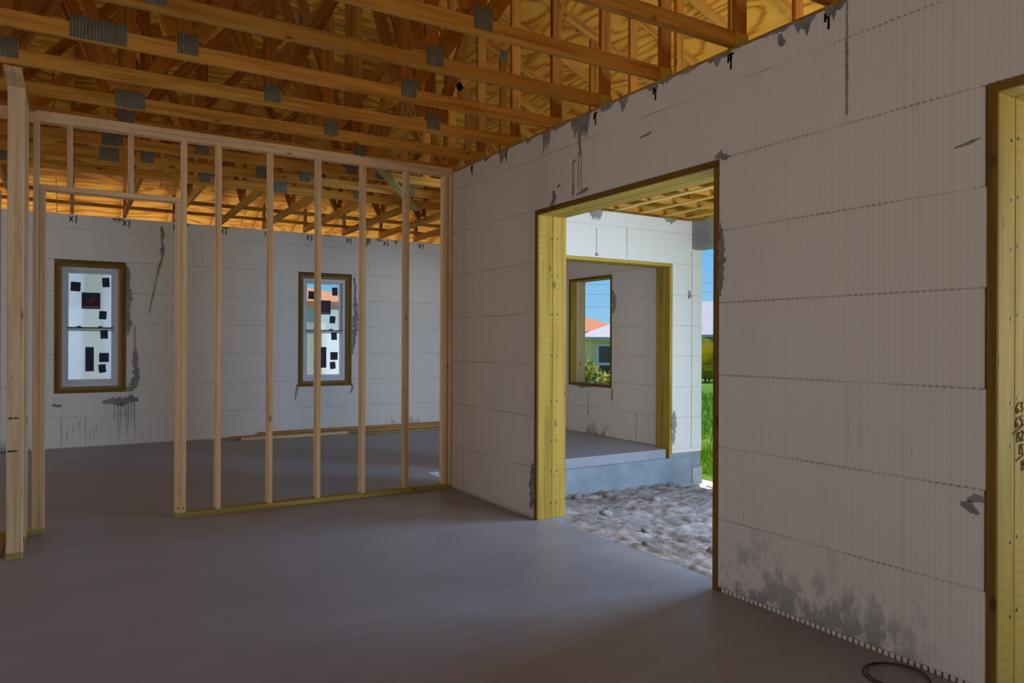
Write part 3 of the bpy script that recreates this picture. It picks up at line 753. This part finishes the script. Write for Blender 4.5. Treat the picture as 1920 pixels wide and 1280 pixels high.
# ------------------------------------------------------------------ trusses
TY0, TS = 2.85, .61
ORD = {0: 'first', 1: 'second', 2: 'third', 3: 'fourth', 4: 'fifth', 5: 'sixth'}
def galv_plate(parent, x, y, z, w=.115, h=.125, name='connector_plate'):
    k = ('plate', w, h)
    if k not in CACHE:
        bm = bmesh.new(); box_bm(bm, -w / 2, w / 2, -.002, 0, -h / 2, h / 2)
        n = int(w / .0165)
        for i in range(n):
            cx = -w / 2 + (i + .5) * w / n; box_bm(bm, cx - .0032, cx + .0032, -.0045, -.002, -h / 2 + .004, h / 2 - .004)
        CACHE[k] = finish(bm, 'connector_plate', M_galv)
    return link(name, CACHE[k], parent, Vector((x, y - .0005, z)) - wloc(parent))
def ztop_at(x, y): return min(zR(x), zL(x), zBk(y))
def make_truss(k, joints, label, xend, big=()):
    y = TY0 + TS * k; yc = y + CT / 2
    r = thing('roof_truss', label, 'truss', (0, yc, ZB), 'roof trusses across the room')
    sl = y > HD + XRIDGE
    zt = zBk(y) if sl else zR(XRIDGE)
    xk = (6.30 - zt) / .40
    xl = 2 * XRIDGE - xk
    bar('bottom_chord', (-6.6, yc, ZB + CH / 2), (-2.9, yc, ZB + CH / 2), CT, CH, M_truss, r)
    bar('bottom_chord', (-2.895, yc, ZB + CH / 2), (xend, yc, ZB + CH / 2), CT, CH, M_truss, r)
    h = CH / cosr / 2
    bar('top_chord', (8.3, yc, zR(8.3) + h), (xk, yc, zR(xk) + h), CT, CH, M_truss, r)
    if sl: bar('top_chord', (xk - .02, yc, zt + CH / 2), (max(xl, -6.6), yc, zt + CH / 2), CT, CH, M_truss, r)
    else: bar('top_chord', (xk, yc, zR(xk) + h), (-6.6, yc, zL(-6.6) + h), CT, CH, M_truss, r)
    zc = ZB + CH; t = CT - .003
    xv = xend - .048 if xend < 4 else 3.245
    bar('end_web', (xv, yc, zc if xend > 4 else ZB + .001), (xv, yc, ztop_at(xv, y) - .002), CH, t - .001, M_web, r, up=(0, 1, 0))
    js = sorted(joints)
    for i, xj in enumerate(js):
        top = ztop_at(xj, y)
        bar('web', (xj, yc, zc), (xj, yc, top), CH * .98, t, M_web, r, up=(0, 1, 0))
        xn = js[i + 1] if i + 1 < len(js) else xv
        tx = xn - .10; tz = ztop_at(tx, y) - .01
        bar('web', (xj + .075, yc - .0008, zc + .035), (tx, yc - .0008, tz - .05), t - .002, CH * .98, M_web, r)
        xp = xj - .80; tz = ztop_at(xp, y)
        bar('web', (xj - .07, yc + .0008, zc + .035), (xp, yc + .0008, tz - .05), t - .004, CH * .98, M_web, r)
        if all(abs(xj - bx) > .25 for bx, _ in big): galv_plate(r, xj + .02, y, ZB + CH)
        galv_plate(r, xj, y, top + .03, .10, .12)
    if 0 <= k < 7:
        bar('bottom_chord', (WX + .06, yc, 3.0745 + CH / 2), (7.28, yc, 3.0745 + CH / 2), CT, CH, M_truss, r)
        for xv2 in (4.55, 5.75, 6.55): bar('web', (xv2, yc, 3.0745 + CH), (xv2, yc, zR(xv2) - .002), CH, t, M_web, r, up=(0, 1, 0))
    for (bx, w_) in big: galv_plate(r, bx, y, ZB + .065, w_, .125)
    if xend < 4:
        box('strap', xv - .05, xv + .05, y - .003, y - .0005, ZB - .03, ZB + .085, M_strap, r)
        box('strap', xv - .052, xv - .0495, y - .003, y + CT, ZB - .03, ZB + .085, M_strap, r)
    return r
J = {0: (-2.7, -1.2, .34, 1.60), 1: (-2.7, -1.2, .34, 1.89), 2: (-2.7, -1.2, .34, 1.89), 3: (-2.7, -1.0, .57, 1.98), 4: (-2.2, -.35, 1.20, 2.45), 5: (-2.7, -1.2, .35, 1.81),
     6: (-2.7, -1.2, .35, 2.27), 7: (-2.2, -.4, 1.0, 2.4, 4.2), 8: (-2.2, -.9, .6, 2.1, 3.8), 9: (-2.4, -.6, 1.2, 2.9, 4.4)}
BIG = {3: ((.13, .28),), 5: ((.36, .19),), 7: ((.3, .16), (2.75, .16)), 8: ((.3, .16), (1.7, .16), (3.3, .16)), 9: ((2.0, .16),)}
for k in range(-3, 10):
    if k < 0: lab = 'roof truss of orange pine overhead, %s behind the one nearest the lens over the doorway' % {-1: 'one', -2: 'two', -3: 'three'}[k]
    elif k < 6: lab = 'orange pine roof truss bearing on the white block wall, %s counted from the camera' % ORD[k]
    elif k == 6: lab = 'orange pine roof truss just behind the top plates of the open stud wall'
    elif k == 9: lab = 'roof truss over the rear room, last before the short jack trusses'
    else: lab = 'roof truss over the rear room, %s one behind the open stud wall' % ('second' if k == 7 else 'third')
    make_truss(k, J.get(k, (-2.7, -1.2, .34, 1.89)), lab, 3.293 if k < 7 else 7.2, BIG.get(k, ()))
YG = TY0 + TS * 9 + CT + .002
# jack trusses from the last truss to the rear eave
for i in range(-3, 11):
    x = .01 + .61 * i
    ys = max(YG, x + HD + .06)
    r = thing('jack_truss', 'short pine jack truss, %s' % (
        'above the left window' if i == 1 else 'second to the left of the left window' if i == -2 else 'third to the left of the left window' if i == -3 else 'first to the left of the left window' if i < 0 else
        'at the left side of the left window' if i == 0 else 'first right of the left window' if i == 2 else 'midway between the two windows' if i == 3 else 'second right of the left window, nearer the right one' if i == 4 else
        'above the left side of the right window' if i == 5 else 'above the right side of the right window' if i == 6 else 'first right of the right window' if i == 7 else 'second right of the right window' if i == 8 else 'third right of the right window' if i == 9 else 'nearest the far right corner'),
        'jack truss', (x, ys, ZB), 'jack trusses at the rear eave')
    if ys < YB - .3: bar('bottom_chord', (x, ys, ZB + CH / 2), (x, YB + .26, ZB + CH / 2), CT, CH, M_truss, r)
    h = CH / cosr / 2
    bar('top_chord', (x, ys, zBk(ys) + h), (x, YE - .04, zBk(YE - .04) + h), CT, CH, M_truss, r)
    if ys < YB - 1.2:
        bar('web', (x, 9.62, ZB + CH + .02), (x, 10.25, zBk(10.25) - .03), CT - .003, CH, M_web, r)
        bar('web', (x, 9.50, ZB + CH + .02), (x, 9.25, zBk(9.25) - .03), CT - .003, CH, M_web, r)
        bar('web', (x, YB + .2, ZB + CH), (x, YB + .2, zBk(YB + .2)), CT - .003, CH, M_web, r, up=(0, 1, 0))
# lateral braces lying on the jack chords, and a diagonal one under the trusses
def tagm(o, label, cat, group=None):
    o['label'] = label; o['category'] = cat
    if group: o['group'] = group
    return o
z0 = ZB + CH + .001
tagm(bar('brace', (-3, 10.16, z0 + .019), (4.9, 10.16, z0 + .019), .0889, .038, M_truss), 'long flat pine brace lying across the jack truss chords', 'brace')
tagm(bar('brace', (-3, 11.16, z0 + .019), (6.0, 11.16, z0 + .019), .05, .038, M_truss) if False else bar('brace', (-3, 10.98, z0 + .019), (6.3, 10.98, z0 + .019), .07, .038, M_truss), 'long pine brace right above the top of the rear block wall', 'brace')
tagm(bar('brace', (2.52, 6.60, ZB - .012), (3.72, 8.45, ZB - .012), .0889, .019, M_plate), 'pale diagonal board nailed under the trusses of the rear room', 'brace')
# furring strips under the porch trusses
for i in range(-5, 4):
    x = 5.85 + .402 * i
    o = bar('furring_strip', (x, .7, 3.054 + .0095), (x, 7.30, 3.054 + .0095), .064, .019, M_fur)
    tagm(o, 'pale furring strip under the porch roof, %s' % {0: 'fourth from the concrete beam', 1: 'third from the concrete beam', 2: 'second from the concrete beam', 3: 'next to the concrete beam'}.get(i, ['against the room wall', 'second from the room wall', 'third from the room wall', 'fourth from the room wall', 'fifth from the room wall'][min(i + 5, 4)]), 'furring', 'furring strips under the porch roof')

# ------------------------------------------------------------------ stud partition
sw = thing('stud_wall', 'open pine stud wall with a doorway, standing across the room in front of the rear windows', 'stud wall', (1.4, YP + CH / 2, 0))
yc = YP + CH / 2; PT = 3.064
def stud(xr, z0, z1, name='stud', parent=sw, y=yc, mat=M_stud): return bar(name, (xr - CT / 2, y, z0), (xr - CT / 2, y, z1), CT, CH, mat, parent, up=(0, 1, 0))
zp0 = PT - 2 * CT
bar('top_plate', (-2.6, yc, PT - CT / 2), (1.30, yc, PT - CT / 2), CH, CT, M_stud, sw)
bar('top_plate', (1.302, yc, PT - CT / 2), (W - .003, yc, PT - CT / 2), CH, CT, M_stud, sw)
bar('top_plate', (-2.6, yc, PT - 1.5 * CT), (.40, yc, PT - 1.5 * CT), CH, CT, M_stud, sw)
bar('top_plate', (.402, yc, PT - 1.5 * CT), (W - .003, yc, PT - 1.5 * CT), CH, CT, M_stud, sw)
bar('bottom_plate', (.708, yc, CT / 2), (W - .003, yc, CT / 2), CH, CT, M_plate, sw)
bar('bottom_plate', (-2.6, yc, CT / 2), (-.157, yc, CT / 2), CH, CT, M_plate, sw)
DB = 2.492
for xr in (1.046, 1.455, 1.863, 2.269, 2.688, 3.083, W - .004): stud(xr, CT, zp0)
stud(.787, CT, zp0, 'king_stud'); stud(.787 - CT - .001, CT, DB - .001, 'jack_stud')
stud(-.197, CT, zp0, 'king_stud'); stud(-.197 + CT + .001, CT, DB - .001, 'jack_stud')
bar('door_header', (-.196, yc, DB + CT / 2), (.748, yc, DB + CT / 2), CH, CT, M_stud, sw)
stud(.010, DB + CT, zp0, 'cripple_stud'); stud(.412, DB + CT, zp0, 'cripple_stud')
for xr in (-.75, -1.16, -1.57, -1.98, -2.39): stud(xr, CT, zp0)
screws(sw, [(.787 - CT * .5 - dx, YP - .0005, z) for z in (.075,) for dx in (0, CT)], (0, -1, 0))
# wing wall ending at the left edge of the picture
ww = thing('stud_wall', 'narrow pine wing wall seen end on at the left edge, with a tall end post', 'stud wall', (-.30, 5.95, 0))
xw = -.304
def wst(y, z0=CT, z1=3.022, n='stud'): return bar(n, (xw, y, z0), (xw, y, z1), CH, CT, M_stud, ww, up=(0, 1, 0))
wst(5.644, n='end_post'); wst(5.684); wst(6.05); wst(6.252 - .02)
bar('bottom_plate', (xw, 5.62, CT / 2), (xw, YP - .004, CT / 2), CH, CT, M_plate, ww)
bar('top_plate', (xw, 5.332, 3.023 + CT / 2), (xw, YP - .004, 3.023 + CT / 2), CH, CT, M_stud, ww)
for zz, xx, n_ in ((.895, -.335, 2), (.895, -.305, 2), (.685, -.338, 4)):
    scribble(ww, [[(j * .9, 0), (j * .9 + .25, .9), (j * .9 + .6, .1), (j * .9 + .1, .5)] for j in range(n_)], (xx, 5.6245, zz), (1, 0, 0), (0, 0, 1), (0, -1, 0), .014, .004, M_pencil, 'grade_stamp')
# far stud wall, only its end in the picture
fw = thing('stud_wall', 'far stud wall beyond the left post, only its end stud showing at the picture edge', 'stud wall', (-.7, 9.55, 0))
for x in (-.668, -1.07, -1.48): bar('stud', (x, 9.60, CT), (x, 9.60, 2.98), CT, CH, M_stud, fw, up=(0, 1, 0))
bar('bottom_plate', (-.65, 9.60, CT / 2), (-3.0, 9.60, CT / 2), CH, CT, M_plate, fw)
bar('top_plate', (-.65, 9.60, 2.98 + CT / 2), (-3.0, 9.60, 2.98 + CT / 2), CH, CT, M_stud, fw)
bar('blocking', (-.688, 9.60, .52), (-1.05, 9.60, .52), CT, .14, M_stud, fw)
tagm(box('plywood_offcut', -1.3, -.38, 5.70, 6.22, .001, .019, M_scrap), 'brown plywood offcut lying on the slab behind the left post', 'board')

# ------------------------------------------------------------------ loose things on the slab
def board(p0, p1, w, t, mat, label, z=0.0015):
    o = bar('board', (*p0, z + t / 2), (*p1, z + t / 2), w, t, mat); return tagm(o, label, 'board', 'boards left along the rear wall')
board((1.93, 10.87), (5.45, 10.90), .12, .038, M_scrap, 'long brown board lying tight against the foot of the rear wall')
board((2.35, 10.885), (5.3, 10.905), .089, .038, M_scrap, 'long reddish board stacked on the one against the rear wall', .041)
board((2.06, 10.70), (3.6, 10.74), .089, .038, M_stud, 'pale short board in front of the long boards, at their left end')
board((3.82, 10.50), (5.25, 10.62), .089, .019, M_plate, 'greenish board lying nearest the camera at the right end of the pile')
wp_ = []
for i in range(71):
    a = 2 * math.pi * 2.1 * i / 70; rr = .135 - .02 * i / 70; wp_.append((2.97 + math.cos(a) * rr, 1.775 + math.sin(a) * rr * .95 - .015 * i / 70, .0035 + .007 * i / 70))
tagm(tube('wire_coil', wp_, .003, M_wire), 'coil of dark wire lying on the slab by the foot of the right wall', 'wire')

# clods and stones in the dirt of the porch
STN = [(4.35, 5.45, .12), (4.75, 5.9, .09), (5.05, 5.05, .13), (5.55, 6.05, .10), (6.55, 5.95, .11), (4.0, 3.75, .11), (3.62, 4.05, .06), (4.55, 6.55, .07), (5.4, 6.72, .10), (6.0, 6.75, .12), (6.5, 6.85, .10),
       (4.1, 4.6, .07), (5.0, 6.78, .11), (3.75, 3.35, .10), (5.9, 5.2, .08), (4.95, 6.25, .05)]
PLC = ['beside the doorway jamb', 'behind the largest clod', 'in the middle of the dirt', 'toward the concrete step', 'by the right jamb edge', 'close to the slab edge', 'tiny, on the slab edge', 'near the foot of the concrete step', 'below the middle of the concrete step', 'under the right half of the step', 'at the corner of the foam wall', 'small, left of the middle', 'at the left foot of the step', 'nearest the right jamb', 'small, right of the middle', 'bluish, smallest before the step']
for i, (x, y, r_) in enumerate(STN):
    bm = bmesh.new(); bmesh.ops.create_icosphere(bm, subdivisions=2, radius=r_ / 2)
    for v in bm.verts:
        v.co *= 1 + .45 * mn.noise(v.co * (14 / (r_ * 10)) + Vector((i * 3.1, 0, 0))); v.co.z *= .62; v.co.x *= 1.25
    me = finish(bm, 'dirt_clod', M_stone)
    o = link('dirt_clod', me, None, (x, y, zdirt(x, y) + r_ * .10)); o.rotation_euler = (0, 0, i * 1.3)
    tagm(o, 'grey dirt clod in the porch ground, ' + PLC[i], 'clod', 'clods in the porch ground')

# carpenter's layout marks below the truss ends
def mark(parent, u, z, plane, axis, s=.05, x=True):
    ux, nrm = ((1, 0, 0), (0, -1, 0)) if axis == 'x' else ((0, 1, 0), (-1, 0, 0))
    org = (u, plane - .0005, z) if axis == 'x' else (plane - .0005, u, z)
    st = [[(0, 0), (.8, 1.3)], [(0, 1.3), (.8, 0)], [(1.5, 1.5), (1.5, -.4)]] if x else [[(0, 1.6), (0, -1.0)], [(.5, 1.4), (.55, .2)], [(.5, 1.3), (-.6, 1.4)], [(.5, .7), (-.3, .8)]]
    scribble(parent, st, org, ux, (0, 0, 1), nrm, s, .012, M_ink, 'layout_mark')
for i in range(-2, 11): mark(wb, .01 + .61 * i - .03, 2.93, YB, 'x')
for k in range(-1, 7): mark(wr, TY0 + TS * k - .02, 2.955, W, 'y', .035, False)

# ------------------------------------------------------------------ outside: neighbours
def quad_roof(name, base, ridge, thick, mat, parent):
    """hip roof from a rectangle base (x0,x1,y0,y1,z) and ridge ends"""
    x0, x1, y0, y1, z = base; (ra, rb) = ridge; bm = bmesh.new(); w = wloc(parent)
    c = [Vector(p) for p in ((x0, y0, z), (x1, y0, z), (x1, y1, z), (x0, y1, z))]; lo = [p - Vector((0, 0, thick)) for p in c]
    V = [bm.verts.new(p - w) for p in c]; U = [bm.verts.new(p - w) for p in lo]; A = bm.verts.new(Vector(ra) - w); B = bm.verts.new(Vector(rb) - w)
    bm.faces.new((V[0], V[1], B, A)); bm.faces.new((V[1], V[2], B)); bm.faces.new((V[2], V[3], A, B)); bm.faces.new((V[3], V[0], A)); bm.faces.new(U[::-1])
    for i in range(4): bm.faces.new((U[i], U[(i + 1) % 4], V[(i + 1) % 4], V[i]))
    return link(name, finish(bm, name, mat), parent)
# tall white house behind the left window
h1 = thing('neighbor_house', 'bright white house with a beige band, filling the left rear window', 'house', (0, 19, -.6))
box('wall', -7, 2.8, 18.5, 25, -.7, 4.6, M_white, h1); box('wall_band', .265, .60, 18.44, 18.52, -.7, 4.6, M_beige, h1)
quad_roof('roof', (-7.6, 3.4, 17.9, 25.6, 4.75), ((-4, 21.5, 6.4), (-.5, 21.5, 6.4)), .15, M_terra, h1)
# red-roofed house behind the right window
h2 = thing('neighbor_house', 'terracotta hip roofed house, its walls coloured as in teal shade, seen through the right rear window', 'house', (8, 24, -.6))
box('wall', 4.2, 7.7, 20.4, 24.9, -.7, 2.45, M_teal_shade, h2); quad_roof('roof', (3.6, 8.2, 19.8, 25.4, 2.5), ((6.1, 22.4, 3.06), (6.1, 22.7, 3.06)), .14, M_terra, h2)
box('house_window', 5.0, 5.6, 20.37, 20.41, .9, 1.9, M_dark, h2)
gw = thing('garden_wall', 'white garden wall standing in front of the red roofed house', 'wall', (5, 15.5, -.6))
box('wall_panel', 4.66, 9.0, 15.4, 15.6, -.7, 1.66, M_white, gw); box('pier', 4.30, 4.66, 15.35, 15.65, -.7, 1.80, M_beige, gw)
# cream house with a pale hip roof, seen through the porch window
h3 = thing('neighbor_house', 'cream house with pale shingle roof and white framed sliding door, beyond the porch window', 'house', (0, 0, 0))
h3.location = (0, 0, 0)
box('wall', 0, 3.6, 0, 5.4, -.9, 1.55, M_cream, h3)
quad_roof('roof', (-.62, 4.2, -.6, 6.0, 1.68), ((1.8, 1.85, 2.6), (1.8, 3.6, 2.6)), .15, M_shingle, h3)
fr = box('door_frame', .27, 2.3, -.05, 0, -.75, 1.34, M_vinyl, h3)
for a_, b_, c_, d_ in ((.41, 1.10, .33, 1.20), (1.26, 2.12, .33, 1.20), (.41, 1.10, -.7, .19), (1.26, 2.12, -.7, .19)): box('door_glass', a_, b_, -.06, -.045, c_, d_, M_dark, fr)
h3.location = (23.55, 30.75, 0); h3.rotation_euler = (0, 0, rad(-33))
h4 = thing('neighbor_house', 'house far behind with an orange terracotta hip roof above the pale roof', 'house', (36.6, 50.5, -.8))
box('wall', 33.2, 40, 47.6, 54, -.9, 2.1, M_white, h4); quad_roof('roof', (32.6, 40.8, 47.0, 54.6, 2.25), ((36.6, 49.9, 3.75), (36.6, 51.4, 3.75)), .2, M_terra, h4)
h5 = thing('neighbor_house', 'house with a long grey shingle roof seen right of the porch wall corner', 'house', (36, 35, -.8))
box('wall', 33.9, 50, 20, 38, -.9, 1.7, M_conc, h5); quad_roof('roof', (33.3, 51, 18, 39, 1.90), ((37.0, 20, 4.2), (37.0, 37.5, 4.2)), .16, M_shingle, h5)

# shrubs
def leaf_cloud(name, n, fn, size, mat, parent, seed):
    rnd = random.Random(seed); vs = []; fs = []
    for i in range(n):
        p = fn(rnd); a = rnd.random() * 6.28; b = rnd.uniform(-.5, 1.0); L = size * rnd.uniform(.6, 1.3); wd = L * .38
        d = Vector((math.cos(a) * math.cos(b), math.sin(a) * math.cos(b), math.sin(b))); q = d.cross(Vector((0, 0, 1))).normalized() * wd / 2; up = d.cross(q).normalized() * L * .10
        k = len(vs); vs += [p, p + d * L * .5 + q + up, p + d * L, p + d * L * .5 - q + up, p + d * L * .5 - up * .2]; fs += [(k, k + 1, k + 4), (k + 1, k + 2, k + 4), (k + 2, k + 3, k + 4), (k + 3, k, k + 4)]
    me = bpy.data.meshes.new(name); me.from_pydata(vs, [], fs); me.materials.append(mat); return link(name, me, parent)
hg = thing('hedge', 'sunny yellow green hedge below the cream house in the porch window', 'hedge', (8.7, 11.25, -.5))
def hfn(rnd):
    f = rnd.random(); q = rnd.uniform(-.34, .34); zz = rnd.random() ** .55
    return Vector((-1.1 + 2.2 * f + q * .79, .8 - 1.6 * f + q * .61, .05 + zz * (1.30 + .12 * math.sin(17 * f) + .08 * math.sin(41 * f + 1)) * (1 - .8 * q * q)))
leaf_cloud('foliage', 6500, hfn, .12, M_leaf, hg, 3)
for j in range(7):
    f = j / 6; bar('stem', (7.6 + 2.2 * f, 12.05 - 1.6 * f, -.5), (7.65 + 2.2 * f, 12.0 - 1.6 * f, .55), .025, .025, M_bark, hg, up=(0, 1, 0))
pm = thing('areca_palm', 'yellow areca palm at the far wall, right of the porch corner', 'palm', (29.95, 28.6, -.7))
rnd = random.Random(5); vs = []; fs = []
for i in range(130):
    a = rnd.random() * 6.28; el = rnd.uniform(.4, 1.35); L = rnd.uniform(1.2, 2.2); z0 = rnd.uniform(.1, 1.5); o = Vector((rnd.uniform(-.25, .25), rnd.uniform(-.25, .25), z0)); d = Vector((math.cos(a) * math.cos(el), math.sin(a) * math.cos(el), math.sin(el))); side = Vector((-math.sin(a), math.cos(a), 0))
    for j in range(12):
        f = j / 12; p = o + d * L * f + Vector((math.cos(a), math.sin(a), -1.1)) * (f * f * L * .42)
        for s_ in (-1, 1):
            tip = p + (side * s_ * .9 + d * .5 + Vector((0, 0, -.35))).normalized() * .42 * (1 - .5 * f); k = len(vs); vs += [p, p + d * .05, tip]; fs.append((k, k + 1, k + 2))
me = bpy.data.meshes.new('fronds'); me.from_pydata(vs, [], fs); me.materials.append(M_palm); link('fronds', me, pm)
for j in range(5): bar('trunk', (29.95 + .1 * j - .2, 28.6 + .08 * (j % 3), -.72), (29.95 + .18 * j - .36, 28.6 + .1 * (j % 3), .7), .06, .06, M_bark, pm)
# grass blades on the lawn in sight
rnd = random.Random(9); vs = []; fs = []
for i in range(70000):
    d = 7.75 + 22 * rnd.random() ** 1.7; a = rad(rnd.uniform(14, 74)); x, y = d * math.sin(a) * 1.37, d * math.cos(a) * 1.37
    if x < 7.75 or x > 22 or (x < 10.6 and y > 9.4): continue
    z = zlawn(x, y) - .01; h = rnd.uniform(.06, .16) * (1 + d * .02); an = rnd.random() * 6.28; w_ = .006 + d * .0006; c, s_ = math.cos(an), math.sin(an); k = len(vs); le = rnd.uniform(-.05, .05)
    vs += [(x - c * w_, y - s_ * w_, z), (x + c * w_, y + s_ * w_, z), (x + le, y + le * .5, z + h)]; fs.append((k, k + 1, k + 2))
me = bpy.data.meshes.new('grass'); me.from_pydata(vs, [], fs); me.materials.append(M_blade); o = link('grass', me); o['kind'] = 'stuff'; o['label'] = 'sunlit green grass beyond the porch'; o['category'] = 'grass'
# overhead lines and pole
def cable(label, a, b, sag, r=.012):
    a, b = Vector(a), Vector(b)
    tagm(tube('power_line', [a + (b - a) * f / 14 - Vector((0, 0, sag * 4 * f / 14 * (1 - f / 14))) for f in range(15)], r, M_wire), label, 'cable', 'overhead lines in the sky')
cable('thin overhead line, upper, crossing the sky in the porch window', (30, 66, 7.2), (62, 45, 7.6), .3, .014)
cable('thin overhead line, middle, crossing the sky in the porch window', (30, 66, 6.2), (62, 45, 6.7), .3, .014)
cable('thin overhead line, lowest, above the orange roof', (30, 66, 5.2), (62, 45, 5.6), .5, .014)
pl = thing('utility_pole', 'slim utility pole against the sky behind the pale roofed house', 'pole', (49.0, 56.0, -.8))
bar('pole', (49.0, 56.0, -.8), (49.0, 56.0, 7.4), .2, .2, M_bark, pl, up=(1, 0, 0)); bar('crossarm', (48.1, 56.7, 6.6), (49.9, 55.3, 6.6), .1, .1, M_bark, pl)
